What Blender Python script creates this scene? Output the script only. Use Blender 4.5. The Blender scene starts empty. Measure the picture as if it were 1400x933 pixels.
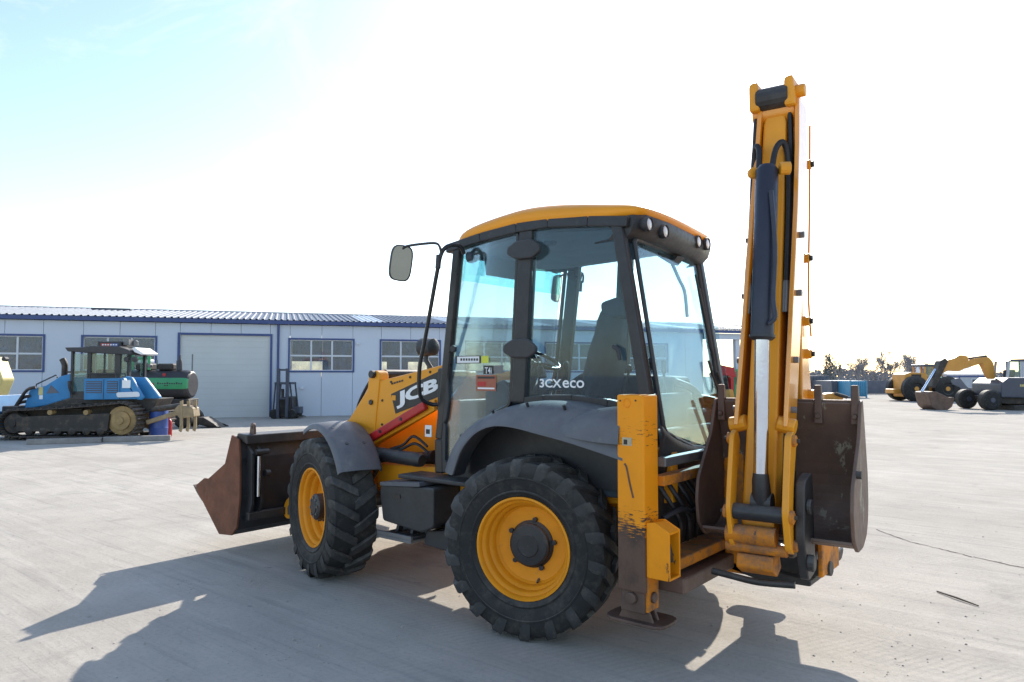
import bpy, bmesh, math, random
from mathutils import Vector, Matrix, Quaternion
R = math.radians
random.seed(7)
scene = bpy.context.scene
col = scene.collection

# ------------------------------------------------------------------ camera, sky, sun, exposure
CAM = Vector((-3.155, 5.068, 1.84)); YAW = R(51.127); PITCH = R(2.658); FPX = 980.0; HOR = 512.0
CF = Vector((math.cos(YAW), -math.sin(YAW), 0)); CR = Vector((-math.sin(YAW), -math.cos(YAW), 0))
cd = bpy.data.cameras.new('camera'); cd.sensor_width = 36; cd.lens = 36*FPX/1400; cd.clip_end = 2000; cd.clip_start = .05
cam = bpy.data.objects.new('camera', cd); col.objects.link(cam); cam.location = CAM
fw = CF*math.cos(PITCH) + Vector((0, 0, math.sin(PITCH)))
cam.rotation_euler = fw.to_track_quat('-Z', 'Y').to_euler()
scene.camera = cam

SUN_AZ = YAW + R(19.0); SUN_EL = R(29.5)
sdir = Vector((math.cos(SUN_AZ)*math.cos(SUN_EL), -math.sin(SUN_AZ)*math.cos(SUN_EL), math.sin(SUN_EL)))
world = bpy.data.worlds.new('World'); scene.world = world; world.use_nodes = True
wn = world.node_tree.nodes; wl = world.node_tree.links
sky = wn.new('ShaderNodeTexSky'); sky.sky_type = 'NISHITA'; sky.sun_disc = False
sky.sun_elevation = SUN_EL; sky.sun_rotation = math.atan2(sdir.x, sdir.y)
sky.air_density = 1.0; sky.dust_density = 0.6; sky.ozone_density = 1.0; sky.altitude = 100
wtc = wn.new('ShaderNodeTexCoord'); wmp = wn.new('ShaderNodeMapping'); wmp.inputs['Scale'].default_value = (1.0, 2.2, 3.5); wmp.inputs['Rotation'].default_value = (0, 0, R(25))
wnz = wn.new('ShaderNodeTexNoise'); wnz.inputs['Scale'].default_value = 2.3; wnz.inputs['Detail'].default_value = 9; wnz.inputs['Roughness'].default_value = .62; wnz.inputs['Distortion'].default_value = .7
wmr = wn.new('ShaderNodeMapRange'); wmr.inputs[1].default_value = .48; wmr.inputs[2].default_value = .78; wmr.inputs[4].default_value = .6
wmx = wn.new('ShaderNodeMix'); wmx.data_type = 'RGBA'; wmx.inputs[7].default_value = (4.6, 4.7, 4.8, 1)
wl.new(wtc.outputs['Generated'], wmp.inputs[0]); wl.new(wmp.outputs[0], wnz.inputs[0]); wl.new(wnz.outputs[0], wmr.inputs[0]); wl.new(wmr.outputs[0], wmx.inputs[0]); wl.new(sky.outputs[0], wmx.inputs[6])
wl.new(wmx.outputs[2], wn['Background'].inputs[0]); wn['Background'].inputs[1].default_value = 0.118
sd = bpy.data.lights.new('sun', 'SUN'); sd.energy = 3.1; sd.angle = R(.55); sd.color = (1.0, .93, .83)
sun = bpy.data.objects.new('sun', sd); col.objects.link(sun)
sun.rotation_euler = sdir.to_track_quat('Z', 'Y').to_euler(); sun.location = (0, 0, 30)
scene.view_settings.view_transform = 'Standard'; scene.view_settings.look = 'None'
scene.view_settings.exposure = 1.25; scene.view_settings.gamma = 1
scene.render.engine = 'CYCLES'
scene.cycles.use_denoising = True
scene.cycles.max_bounces = 8; scene.cycles.transparent_max_bounces = 24
scene.cycles.sample_clamp_indirect = 6

# ------------------------------------------------------------------ materials
MATS = {}
DUST = (.34, .31, .27)
def mat(name, c, rough=.5, metal=0., var=.12, scale=4., bump=0., bscale=40., dirt=None, coat=0., spec=.5, wear=None, dust=0.):
    """colour with broad variation; dirt=(colour, amount, scale); wear=(colour, amount, scale) streaky chips"""
    m = bpy.data.materials.new(name); m.use_nodes = True; MATS[name] = m
    nt = m.node_tree; N = nt.nodes; L = nt.links; b = N['Principled BSDF']
    tc = N.new('ShaderNodeTexCoord')
    def noise(sc, det=6, ro=.6, mp=None):
        n = N.new('ShaderNodeTexNoise'); n.inputs['Scale'].default_value = sc; n.inputs['Detail'].default_value = det
        n.inputs['Roughness'].default_value = ro
        if mp:
            g = N.new('ShaderNodeMapping'); g.inputs['Scale'].default_value = mp; L.new(tc.outputs['Object'], g.inputs[0]); L.new(g.outputs[0], n.inputs[0])
        else: L.new(tc.outputs['Object'], n.inputs[0])
        return n
    def ramp(src, a, bb):
        r = N.new('ShaderNodeMapRange'); r.inputs[1].default_value = a; r.inputs[2].default_value = bb
        L.new(src, r.inputs[0]); return r.outputs[0]
    def mix(fac, a, bb):
        x = N.new('ShaderNodeMix'); x.data_type = 'RGBA'
        L.new(fac, x.inputs[0])
        for s, v in ((6, a), (7, bb)):
            if hasattr(v, 'is_output'): L.new(v, x.inputs[s])
            else: x.inputs[s].default_value = (*v, 1)
        return x.outputs[2]
    n1 = noise(scale)
    lo = tuple(x*(1-var) for x in c); hi = tuple(min(1, x*(1+var)) for x in c)
    cc = mix(ramp(n1.outputs[0], .3, .7), lo, hi)
    rsrc = None
    if dirt:
        n2 = noise(dirt[2], 8, .7)
        f = ramp(n2.outputs[0], .75-dirt[1]*.5, .95-dirt[1]*.45)
        cc = mix(f, cc, dirt[0]); rsrc = f
    if wear:
        n3 = noise(wear[2], 9, .75, (1, 1, .35))
        f = ramp(n3.outputs[0], .70-wear[1]*.25, .73-wear[1]*.25)
        cc = mix(f, cc, wear[0])
    if dust:
        ge = N.new('ShaderNodeNewGeometry'); sz = N.new('ShaderNodeSeparateXYZ'); L.new(ge.outputs['Normal'], sz.inputs[0])
        n6 = noise(7, 8, .7); mu = N.new('ShaderNodeMath'); mu.operation = 'MULTIPLY'
        L.new(ramp(sz.outputs[2], .05, 1.0), mu.inputs[0]); L.new(ramp(n6.outputs[0], .25, .75), mu.inputs[1])
        m2 = N.new('ShaderNodeMath'); m2.operation = 'MULTIPLY'; m2.inputs[1].default_value = dust; m2.use_clamp = True; L.new(mu.outputs[0], m2.inputs[0])
        cc = mix(m2.outputs[0], cc, DUST)
    L.new(cc, b.inputs['Base Color'])
    b.inputs['Metallic'].default_value = metal
    b.inputs['Specular IOR Level'].default_value = spec
    n4 = noise(scale*5, 4)
    rr = N.new('ShaderNodeMapRange'); rr.inputs[1].default_value = .25; rr.inputs[2].default_value = .75
    rr.inputs[3].default_value = max(.02, rough-.08); rr.inputs[4].default_value = min(1, rough+.1)
    L.new(n4.outputs[0], rr.inputs[0]); L.new(rr.outputs[0], b.inputs['Roughness'])
    if coat: b.inputs['Coat Weight'].default_value = coat; b.inputs['Coat Roughness'].default_value = .15
    if bump:
        n5 = noise(bscale, 6, .65); bp = N.new('ShaderNodeBump'); bp.inputs['Strength'].default_value = bump; bp.inputs['Distance'].default_value = .01
        L.new(n5.outputs[0], bp.inputs['Height']); L.new(bp.outputs[0], b.inputs['Normal'])
    return m

YEL = (.78, .315, .016)
mat('yellow', YEL, .42, var=.08, scale=2.5, spec=.35, dirt=((.30, .15, .04), .10, 6), coat=.06, bump=.04, bscale=25, dust=0.35)
mat('yellow_roof', (.86, .325, .012), .42, var=.05, scale=2, spec=.35, coat=.1, dirt=((.36, .24, .10), .12, 5))
mat('yellow_gloss', (.82, .30, .010), .35, var=.06, scale=2.5, spec=.5, dirt=((.34, .16, .04), .08, 6), coat=1.0)
mat('yellow_dirty', (.62, .205, .01), .6, spec=.3, var=.2, scale=5, dirt=((.13, .085, .06), .62, 8), wear=((.05, .035, .03), .3, 10), bump=.08, bscale=30, dust=0.5)
mat('yellow_worn', (.85, .285, .004), .5, spec=.3, var=.12, scale=3, dirt=((.30, .15, .05), .16, 7), wear=((.06, .04, .03), .24, 14), bump=.06, bscale=30)
mat('yellow_rim', (.80, .295, .010), .5, spec=.3, var=.1, scale=5, dirt=((.28, .17, .07), .30, 9))
mat('black_plastic', (.030, .030, .033), .5, var=.2, scale=6, dirt=((.10, .095, .09), .15, 8), bump=.05, bscale=120, dust=0.4)
mat('black_gloss', (.016, .016, .018), .32, var=.2, scale=6)
mat('black_metal', (.022, .022, .025), .45, var=.25, scale=8, dirt=((.10, .085, .07), .25, 9), dust=0.45)
mat('fender_grey', (.100, .103, .118), .55, var=.12, scale=4, dirt=((.22, .21, .20), .30, 6), bump=.06, bscale=180, dust=0.4)
mat('rubber', (.020, .020, .0205), .72, var=.2, scale=4, spec=.35, dirt=((.060, .055, .048), .50, 12), bump=.12, bscale=60, dust=0.5)
mat('rubber_lug', (.036, .036, .0365), .62, var=.2, scale=4, spec=.4, dirt=((.085, .078, .068), .48, 14), bump=.1, bscale=60, dust=0.55)
mat('steel_brown', (.12, .074, .056), .55, metal=.2, var=.3, scale=4, dirt=((.115, .06, .038), .35, 6), wear=((.30, .27, .20), .14, 7), bump=.12, bscale=35)
mat('bucket_steel', (.135, .082, .060), .55, metal=.15, var=.25, scale=3, dirt=((.17, .085, .05), .46, 3.5), wear=((.32, .285, .215), .34, 4.5), bump=.15, bscale=35, dust=0.45)
mat('rust', (.15, .052, .024), .75, var=.3, scale=5, dirt=((.05, .03, .025), .30, 5), bump=.15, bscale=40)
mat('steel_dark', (.050, .046, .045), .5, metal=.4, var=.3, scale=6, dirt=((.11, .075, .05), .3, 8), bump=.1, bscale=50, dust=0.5)
mat('steel_grey', (.17, .17, .175), .45, metal=.5, var=.2, scale=6, dirt=((.10, .09, .08), .35, 7))
mat('chrome', (.60, .68, .82), .16, metal=1., var=.04, scale=8)
mat('ram_navy', (.020, .023, .040), .42, var=.2, scale=5, dirt=((.08, .08, .09), .2, 9))
mat('hose', (.015, .015, .018), .55, var=.2, scale=9)
mat('seat_cloth', (.035, .050, .072), .85, var=.2, scale=10)
mat('cab_lining', (.16, .19, .22), .8, var=.1, scale=6)
mat('console', (.045, .062, .080), .7, var=.2, scale=9)
mat('floor_mat', (.19, .175, .12), .85, var=.3, scale=7)
mat('white_decal', (.80, .80, .80), .5, var=.03)
mat('black_decal', (.012, .012, .014), .4, var=.05)
mat('yellow_decal', (.60, .62, .06), .5, var=.03)
mat('orange_decal', (.34, .10, .055), .5, var=.08, scale=30)
mat('paper_decal', (.50, .42, .27), .7, var=.2, scale=30)
mat('red_paint', (.42, .012, .014), .4, var=.15, scale=6, dirt=((.12, .03, .02), .15, 8))
mat('lamp_lens', (.72, .72, .72), .12, var=.03, coat=.5)
mat('mirror_face', (.30, .34, .33), .06, metal=1., var=.02)
mat('wall_panel', (.53, .575, .655), .5, var=.03, scale=.6, dirt=((.44, .47, .53), .14, .8))
mat('door_panel', (.56, .565, .56), .55, var=.04, scale=.7, dirt=((.46, .46, .45), .15, .9))
mat('blue_trim', (.035, .065, .20), .45, var=.1, scale=3)
mat('roof_sheet', (.20, .225, .27), .6, metal=0., spec=.2, var=.05, scale=.7)
mat('skylight', (.5, .53, .56), .35, var=.05)
mat('window_white', (.62, .64, .68), .45, var=.03)
mat('interior_grey', (.07, .075, .085), .8, var=.1, scale=1)
mat('dozer_blue', (.040, .205, .43), .5, var=.15, scale=2.5, spec=.3, dirt=((.10, .12, .14), .26, 4), dust=0.4)
mat('dozer_dark', (.036, .030, .026), .65, var=.3, scale=4, dirt=((.13, .085, .05), .45, 4), dust=0.6)
mat('track_mud', (.062, .048, .038), .8, var=.35, scale=5, dirt=((.14, .10, .07), .35, 6), bump=.2, bscale=30, dust=0.6)
mat('sprocket_tan', (.33, .215, .09), .7, var=.25, scale=6, dirt=((.12, .08, .05), .3, 7))
mat('pale_steel', (.28, .205, .115), .6, var=.25, scale=6, dirt=((.16, .11, .07), .3, 8))
mat('green_paint', (.06, .34, .14), .45, var=.1, scale=3, dirt=((.12, .17, .11), .2, 4))
mat('tank_black', (.045, .042, .045), .5, var=.2, scale=3, dirt=((.10, .09, .085), .25, 4))
mat('barrel_blue', (.035, .075, .28), .4, var=.08, scale=4)
mat('machine_yellow', (.60, .50, .20), .5, var=.1, scale=4)
mat('digger_orange', (.58, .27, .045), .5, var=.15, scale=2, dirt=((.28, .16, .07), .2, 3), dust=0.4)
mat('slate_paint', (.055, .062, .088), .45, var=.15, scale=2, dirt=((.12, .12, .13), .2, 3), dust=0.4)
mat('grey_paint', (.42, .44, .48), .5, var=.1, scale=2)
mat('container_blue', (.06, .26, .42), .5, var=.12, scale=2)
mat('container_grey', (.11, .115, .14), .6, var=.2, scale=2)
mat('hall_white', (.70, .72, .76), .55, var=.05, scale=1)
mat('bark', (.27, .265, .28), .9, var=.25, scale=3)
mat('far_twigs', (.20, .205, .22), .9, var=.25, scale=.4)
mat('needles', (.10, .115, .12), .9, var=.3, scale=2)
mat('concrete_beam', (.27, .25, .235), .85, var=.2, scale=4, bump=.1, bscale=30)
mat('twig', (.055, .045, .038), .9, var=.3, scale=20)
mat('pebble', (.36, .33, .285), .9, var=.35, scale=9)

def leg_material():
    m = mat('leg_paint', (.88, .30, .006), .5, spec=.3, var=.08, scale=3)
    nt = m.node_tree; N = nt.nodes; L = nt.links; b = N['Principled BSDF']; src = b.inputs['Base Color'].links[0].from_socket
    tc = N.new('ShaderNodeTexCoord'); sx = N.new('ShaderNodeSeparateXYZ'); L.new(tc.outputs['Object'], sx.inputs[0])
    def nz(sc, mp, det=8):
        g = N.new('ShaderNodeMapping'); g.inputs['Scale'].default_value = mp; L.new(tc.outputs['Object'], g.inputs[0])
        n = N.new('ShaderNodeTexNoise'); n.inputs['Scale'].default_value = sc; n.inputs['Detail'].default_value = det; n.inputs['Roughness'].default_value = .7; L.new(g.outputs[0], n.inputs[0]); return n.outputs[0]
    def mr(s_, a, bb, c=0, d=1):
        r = N.new('ShaderNodeMapRange'); L.new(s_, r.inputs[0])
        for i, v in enumerate((a, bb, c, d)): r.inputs[i+1].default_value = v
        return r.outputs[0]
    def op(o, a, bb):
        x = N.new('ShaderNodeMath'); x.operation = o
        for i, v in enumerate((a, bb)):
            if hasattr(v, 'is_output'): L.new(v, x.inputs[i])
            else: x.inputs[i].default_value = v
        return x.outputs[0]
    scr = nz(9, (1.3, 1.3, 9), 10); blot = nz(5, (1, 1, .6)); fine = nz(22, (1, 1, 1))
    low = mr(sx.outputs[2], 1.10, .72, 0, .46)                      # rubbed lower end
    band = op('MULTIPLY', mr(sx.outputs[2], 1.30, 1.42), mr(sx.outputs[2], 1.62, 1.52)); band = op('MULTIPLY', band, .13)
    f = mr(op('ADD', op('ADD', scr, low), band), .70, .76)
    f2 = mr(op('ADD', op('ADD', blot, low), 0), .72, .98)
    def mixc(fac, a, bb):
        x = N.new('ShaderNodeMix'); x.data_type = 'RGBA'; L.new(fac, x.inputs[0]); L.new(a, x.inputs[6]); x.inputs[7].default_value = (*bb, 1); return x.outputs[2]
    c = mixc(mr(fine, .62, .75, 0, .35), src, (.45, .17, .02)); c = mixc(f, c, (.045, .03, .027)); c = mixc(f2, c, (.125, .072, .05))
    L.new(c, b.inputs['Base Color'])
leg_material()
def glass(name, tint, refl=1.0, rough=.01, body=None):
    m = bpy.data.materials.new(name); m.use_nodes = True; MATS[name] = m
    nt = m.node_tree; N = nt.nodes; L = nt.links; N.clear()
    o = N.new('ShaderNodeOutputMaterial'); t = N.new('ShaderNodeBsdfTransparent'); t.inputs[0].default_value = (*tint, 1)
    g = N.new('ShaderNodeBsdfGlossy'); g.inputs['Roughness'].default_value = rough; g.inputs[0].default_value = (1, 1, 1, 1)
    fr = N.new('ShaderNodeFresnel'); fr.inputs[0].default_value = 1.5
    mu = N.new('ShaderNodeMath'); mu.operation = 'MULTIPLY'; mu.inputs[1].default_value = refl; mu.use_clamp = True
    L.new(fr.outputs[0], mu.inputs[0])
    mx = N.new('ShaderNodeMixShader'); L.new(mu.outputs[0], mx.inputs[0]); L.new(t.outputs[0], mx.inputs[1]); L.new(g.outputs[0], mx.inputs[2])
    last = mx.outputs[0]
    if body:                                   # mottled film: dust; on the shop panes also a painted sky reflection
        d = N.new('ShaderNodeBsdfDiffuse'); d.inputs[0].default_value = (*body[0], 1)
        tcn = N.new('ShaderNodeTexCoord'); nz = N.new('ShaderNodeTexNoise'); nz.inputs['Scale'].default_value = 3; nz.inputs['Detail'].default_value = 6
        L.new(tcn.outputs['Object'], nz.inputs[0])
        mr = N.new('ShaderNodeMapRange'); mr.inputs[1].default_value = .3; mr.inputs[2].default_value = .8; mr.inputs[3].default_value = body[1]*.5; mr.inputs[4].default_value = body[1]*1.6
        L.new(nz.outputs[0], mr.inputs[0])
        m2 = N.new('ShaderNodeMixShader'); L.new(mr.outputs[0], m2.inputs[0]); L.new(last, m2.inputs[1]); L.new(d.outputs[0], m2.inputs[2]); last = m2.outputs[0]
    L.new(last, o.inputs[0]); return m
glass('cab_glass', (.78, .88, .92), .42, body=((.24, .34, .42), .03))
glass('rear_glass', (.74, .87, .91), .22, body=((.24, .34, .42), .02))
glass('sunband_glass', (.55, .86, .89), .6)
glass('shop_glass', (.60, .66, .72), 1.0, body=((.26, .32, .42), .30))  # bluish film paints the reflected sky into the workshop panes
glass('far_cab_glass', (.62, .78, .78), 1.0, body=((.3, .36, .36), .10))

def ground_material():
    m = bpy.data.materials.new('dusty_concrete'); m.use_nodes = True; MATS['ground'] = m
    nt = m.node_tree; N = nt.nodes; L = nt.links; b = N['Principled BSDF']; tc = N.new('ShaderNodeTexCoord')
    def noise(sc, det, ro, mp=(1, 1, 1), rot=0, dist=0):
        g = N.new('ShaderNodeMapping'); g.inputs['Scale'].default_value = mp; g.inputs['Rotation'].default_value = (0, 0, rot)
        n = N.new('ShaderNodeTexNoise'); n.inputs['Scale'].default_value = sc; n.inputs['Detail'].default_value = det
        n.inputs['Roughness'].default_value = ro; n.inputs['Distortion'].default_value = dist
        L.new(tc.outputs['Object'], g.inputs[0]); L.new(g.outputs[0], n.inputs[0]); return n.outputs[0]
    def rng(s, a, bb, c=0, d=1):
        r = N.new('ShaderNodeMapRange'); L.new(s, r.inputs[0])
        for i, v in enumerate((a, bb, c, d)): r.inputs[i+1].default_value = v
        return r.outputs[0]
    def mixc(f, a, bb):
        x = N.new('ShaderNodeMix'); x.data_type = 'RGBA'; L.new(f, x.inputs[0])
        for s, v in ((6, a), (7, bb)):
            if hasattr(v, 'is_output'): L.new(v, x.inputs[s])
            else: x.inputs[s].default_value = (*v, 1)
        return x.outputs[2]
    big = noise(.35, 6, .6, dist=.6); mid = noise(2.2, 8, .65, dist=.4); fine = noise(30, 12, .82)
    streak = noise(1.1, 8, .7, (.25, 3.2, 1), R(38)); streak2 = noise(1.6, 8, .7, (.2, 4.5, 1), R(-62)); streak3 = noise(1.3, 9, .72, (.22, 5.5, 1), R(8))
    c = mixc(rng(big, .35, .65), (.42, .385, .335), (.53, .49, .43))
    c = mixc(rng(mid, .42, .72, 0, .5), c, (.35, .325, .29))
    c = mixc(rng(streak, .52, .72, 0, .55), c, (.60, .56, .50))
    c = mixc(rng(streak2, .54, .70, 0, .55), c, (.265, .25, .235))
    c = mixc(rng(streak3, .55, .70, 0, .55), c, (.29, .272, .25))
    c = mixc(rng(fine, .50, .74, 0, .75), c, (.25, .23, .20))
    spots = noise(5.5, 3, .5); c = mixc(rng(spots, .70, .76, 0, .55), c, (.19, .18, .17))
    # tyre tread prints: bands along the driving lines, broken up by noise
    wv = N.new('ShaderNodeTexWave'); wv.inputs['Scale'].default_value = 5.5; wv.inputs['Distortion'].default_value = 2.5; wv.inputs['Detail'].default_value = 3
    mp = N.new('ShaderNodeMapping'); mp.inputs['Rotation'].default_value = (0, 0, R(24)); L.new(tc.outputs['Object'], mp.inputs[0]); L.new(mp.outputs[0], wv.inputs[0])
    band = noise(.55, 4, .5, (.15, 1.6, 1), R(64))
    mm = N.new('ShaderNodeMath'); mm.operation = 'MULTIPLY'; L.new(rng(wv.outputs[1], .45, .8), mm.inputs[0]); L.new(rng(band, .54, .68, 0, .26), mm.inputs[1])
    c = mixc(mm.outputs[0], c, (.27, .255, .235))
    # oil patches
    oil = noise(.9, 5, .6, dist=1.2); c = mixc(rng(oil, .61, .76, 0, .45), c, (.22, .21, .195))
    L.new(c, b.inputs['Base Color'])
    b.inputs['Roughness'].default_value = 1.0; b.inputs['Specular IOR Level'].default_value = .04
    bp = N.new('ShaderNodeBump'); bp.inputs['Strength'].default_value = .5; bp.inputs['Distance'].default_value = .014
    ad = N.new('ShaderNodeMath'); L.new(fine, ad.inputs[0]); L.new(mid, ad.inputs[1])
    ad2 = N.new('ShaderNodeMath'); L.new(ad.outputs[0], ad2.inputs[0]); L.new(streak3, ad2.inputs[1])
    L.new(ad2.outputs[0], bp.inputs['Height']); L.new(bp.outputs[0], b.inputs['Normal'])
ground_material()

# ------------------------------------------------------------------ mesh helpers
class MB:
    def __init__(s): s.v = []; s.f = []; s.mi = []; s.cur = 0
    def face(s, idx): s.f.append(tuple(idx)); s.mi.append(s.cur)
    def hexa(s, p):          # 8 points: bottom 4 ccw, top 4 ccw
        k = len(s.v); s.v += [tuple(q) for q in p]
        for f in ((3, 2, 1, 0), (4, 5, 6, 7), (0, 1, 5, 4), (1, 2, 6, 5), (2, 3, 7, 6), (3, 0, 4, 7)): s.face([k+i for i in f])
        return s
    def box(s, x0, x1, y0, y1, z0, z1):
        x0, x1 = sorted((x0, x1)); y0, y1 = sorted((y0, y1)); z0, z1 = sorted((z0, z1))
        return s.hexa([(x0, y0, z0), (x1, y0, z0), (x1, y1, z0), (x0, y1, z0), (x0, y0, z1), (x1, y0, z1), (x1, y1, z1), (x0, y1, z1)])
    def prism(s, poly, plane, a, b):
        """poly 2-D outline; plane 'xz' extrudes along y from a to b, 'yz' along x, 'xy' along z"""
        def P(u, w, t): return {'xz': (u, t, w), 'yz': (t, u, w), 'xy': (u, w, t)}[plane]
        k = len(s.v); n = len(poly)
        s.v += [P(u, w, a) for u, w in poly] + [P(u, w, b) for u, w in poly]
        s.face(range(k, k+n)); s.face(range(k+2*n-1, k+n-1, -1))
        for i in range(n): j = (i+1) % n; s.face((k+j, k+i, k+n+i, k+n+j))
        return s
    def bar(s, p0, p1, w, d, side=(0, 1, 0)):
        """rectangular bar; w across 'side', d across the third direction"""
        p0 = Vector(p0); p1 = Vector(p1); t = (p1-p0).normalized(); a = Vector(side); a = (a-t*a.dot(t)).normalized(); b = t.cross(a)
        q = []
        for p in (p0, p1):
            for i, j in ((-1, -1), (1, -1), (1, 1), (-1, 1)): q.append(p+a*w/2*i+b*d/2*j)
        return s.hexa(q)
    def tube(s, pts, r, n=8, caps=True):
        pts = [Vector(p) for p in pts]; rs = r if isinstance(r, (list, tuple)) else [r]*len(pts)
        k = len(s.v); prev = None
        for i, p in enumerate(pts):
            t = (pts[min(i+1, len(pts)-1)]-pts[max(i-1, 0)]).normalized()
            if prev is None:
                a = Vector((0, 0, 1)) if abs(t.z) < .9 else Vector((1, 0, 0)); a = (a-t*a.dot(t)).normalized()
            else:
                a = (prev-t*prev.dot(t)).normalized()
            prev = a; b = t.cross(a)
            for j in range(n):
                an = 2*math.pi*j/n; s.v.append(tuple(p+(a*math.cos(an)+b*math.sin(an))*rs[i]))
        for i in range(len(pts)-1):
            for j in range(n):
                j2 = (j+1) % n; s.face((k+i*n+j, k+i*n+j2, k+(i+1)*n+j2, k+(i+1)*n+j))
        if caps:
            s.face([k+j for j in reversed(range(n))]); e = k+(len(pts)-1)*n; s.face([e+j for j in range(n)])
        return s
    def cyl(s, p0, p1, r, n=20): return s.tube([p0, p1], r, n)
    def lathe(s, prof, n=32, centre=(0, 0, 0), axis='y', caps=True):
        """prof: list of (radius, offset along axis)"""
        k = len(s.v); c = Vector(centre)
        for r, o in prof:
            for j in range(n):
                a = 2*math.pi*j/n; u, w = r*math.cos(a), r*math.sin(a)
                q = {'y': (u, o, w), 'x': (o, u, w), 'z': (u, w, o)}[axis]
                s.v.append(tuple(c+Vector(q)))
        for i in range(len(prof)-1):
            for j in range(n):
                j2 = (j+1) % n; s.face((k+i*n+j, k+i*n+j2, k+(i+1)*n+j2, k+(i+1)*n+j))
        if caps:
            s.face([k+j for j in range(n)]); e = k+(len(prof)-1)*n; s.face([e+j for j in reversed(range(n))])
        return s
    def grid(s, rows, close=False):
        """rows of equal length point lists"""
        k = len(s.v); m = len(rows[0])
        for r in rows: s.v += [tuple(p) for p in r]
        for i in range(len(rows)-1):
            for j in range(m-1 if not close else m):
                j2 = (j+1) % m; s.face((k+i*m+j, k+i*m+j2, k+(i+1)*m+j2, k+(i+1)*m+j))
        return s
    def build(s, name, m, parent=None, bevel=0., smooth=None, solid=0., seg=2, split=False):
        if split:                              # every loose piece becomes a part of its own
            par = list(range(len(s.v)))
            def find(i):
                while par[i] != i: par[i] = par[par[i]]; i = par[i]
                return i
            for f in s.f:
                for i in f[1:]: par[find(i)] = find(f[0])
            groups = {}
            for f in s.f: groups.setdefault(find(f[0]), []).append(f)
            last = None
            for fs in groups.values():
                ids = sorted({i for f in fs for i in f}); mp = {i: k for k, i in enumerate(ids)}
                b = MB(); b.v = [s.v[i] for i in ids]
                for f in fs: b.face([mp[i] for i in f])
                o = b.build(name, m, parent, bevel, smooth, solid, seg); last = last or o
            return last
        me = bpy.data.meshes.new(name); me.from_pydata(s.v, [], s.f)
        ml = m if isinstance(m, (list, tuple)) else [m]
        for q in ml: me.materials.append(MATS[q])
        if len(ml) > 1: me.polygons.foreach_set('material_index', s.mi)
        bm = bmesh.new(); bm.from_mesh(me); bmesh.ops.recalc_face_normals(bm, faces=bm.faces[:])
        if smooth is not None:
            for f in bm.faces: f.smooth = True
            for e in bm.edges:
                if len(e.link_faces) == 2: e.smooth = e.calc_face_angle(0) < R(smooth)
                else: e.smooth = False
        bm.to_mesh(me); bm.free()
        o = bpy.data.objects.new(name, me); col.objects.link(o)
        if parent is not None: o.parent = parent
        if solid:
            md = o.modifiers.new('solid', 'SOLIDIFY'); md.thickness = solid; md.offset = 0
        if bevel:
            md = o.modifiers.new('bevel', 'BEVEL'); md.width = bevel; md.segments = seg; md.limit_method = 'ANGLE'; md.angle_limit = R(35); md.harden_normals = False
        return o

def rounded(poly, r, n=4):
    out = []; m = len(poly)
    for i in range(m):
        p = Vector(poly[i]); a = Vector(poly[i-1]); b = Vector(poly[(i+1) % m])
        d1 = (a-p); d2 = (b-p); k = min(r, d1.length*.45, d2.length*.45)
        s1 = p+d1.normalized()*k; s2 = p+d2.normalized()*k
        for j in range(n+1):
            t = j/n; q = s1*(1-t)**2+p*2*t*(1-t)+s2*t*t; out.append((q.x, q.y))
    return out
def smooth_path(pts, n=6):
    P = [Vector(p) for p in pts]; out = []
    for i in range(len(P)-1):
        p0 = P[max(i-1, 0)]; p1 = P[i]; p2 = P[i+1]; p3 = P[min(i+2, len(P)-1)]
        for j in range(n):
            t = j/n
            out.append(.5*((2*p1)+(-p0+p2)*t+(2*p0-5*p1+4*p2-p3)*t*t+(-p0+3*p1-3*p2+p3)*t**3))
    out.append(P[-1]); return out
def thing(name, label, cat, loc=(0, 0, 0), rz=0., group=None):
    o = bpy.data.objects.new(name, None); col.objects.link(o); o.location = loc; o.rotation_euler = (0, 0, rz); o.empty_display_size = .2
    o['label'] = label; o['category'] = cat
    if group: o['group'] = group
    return o
def tag(o, label=None, cat=None, group=None, kind=None):
    if label: o['label'] = label
    if cat: o['category'] = cat
    if group: o['group'] = group
    if kind: o['kind'] = kind
    return o
def text(s, name, m, parent, origin, ux, uy, size, width=None, bold=.0, shear=0., lift=.002, spacing=1.0):
    """flat lettering: origin = lower left corner, ux / uy = reading and up directions"""
    cu = bpy.data.curves.new('txt', 'FONT'); cu.body = s; cu.size = 1; cu.offset = bold; cu.shear = shear; cu.space_character = spacing; cu.resolution_u = 3
    to = bpy.data.objects.new('txt', cu); col.objects.link(to)
    dg = bpy.context.evaluated_depsgraph_get(); me = bpy.data.meshes.new_from_object(to.evaluated_get(dg))
    bpy.data.objects.remove(to); bpy.data.curves.remove(cu)
    xs = [v.co.x for v in me.vertices]; ys = [v.co.y for v in me.vertices]
    x0, x1, y0, y1 = min(xs), max(xs), min(ys), max(ys)
    sy = size/(y1-y0); sx = (width/(x1-x0)) if width else sy
    ux = Vector(ux).normalized(); uy = Vector(uy).normalized(); nz = ux.cross(uy); o3 = Vector(origin)
    for v in me.vertices: v.co = o3+ux*(v.co.x-x0)*sx+uy*(v.co.y-y0)*sy+nz*lift
    me.materials.clear(); me.materials.append(MATS[m]); me.name = name
    o = bpy.data.objects.new(name, me); col.objects.link(o); o.parent = parent
    return o
def placed(px, depth, z=0.):
    p = CAM+CR*((px-700)/FPX*depth)+CF*depth; p.z = z; return p
SCREEN_RZ = math.atan2(CR.y, CR.x)          # local x runs to the right of the picture, local y away from the camera
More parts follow.
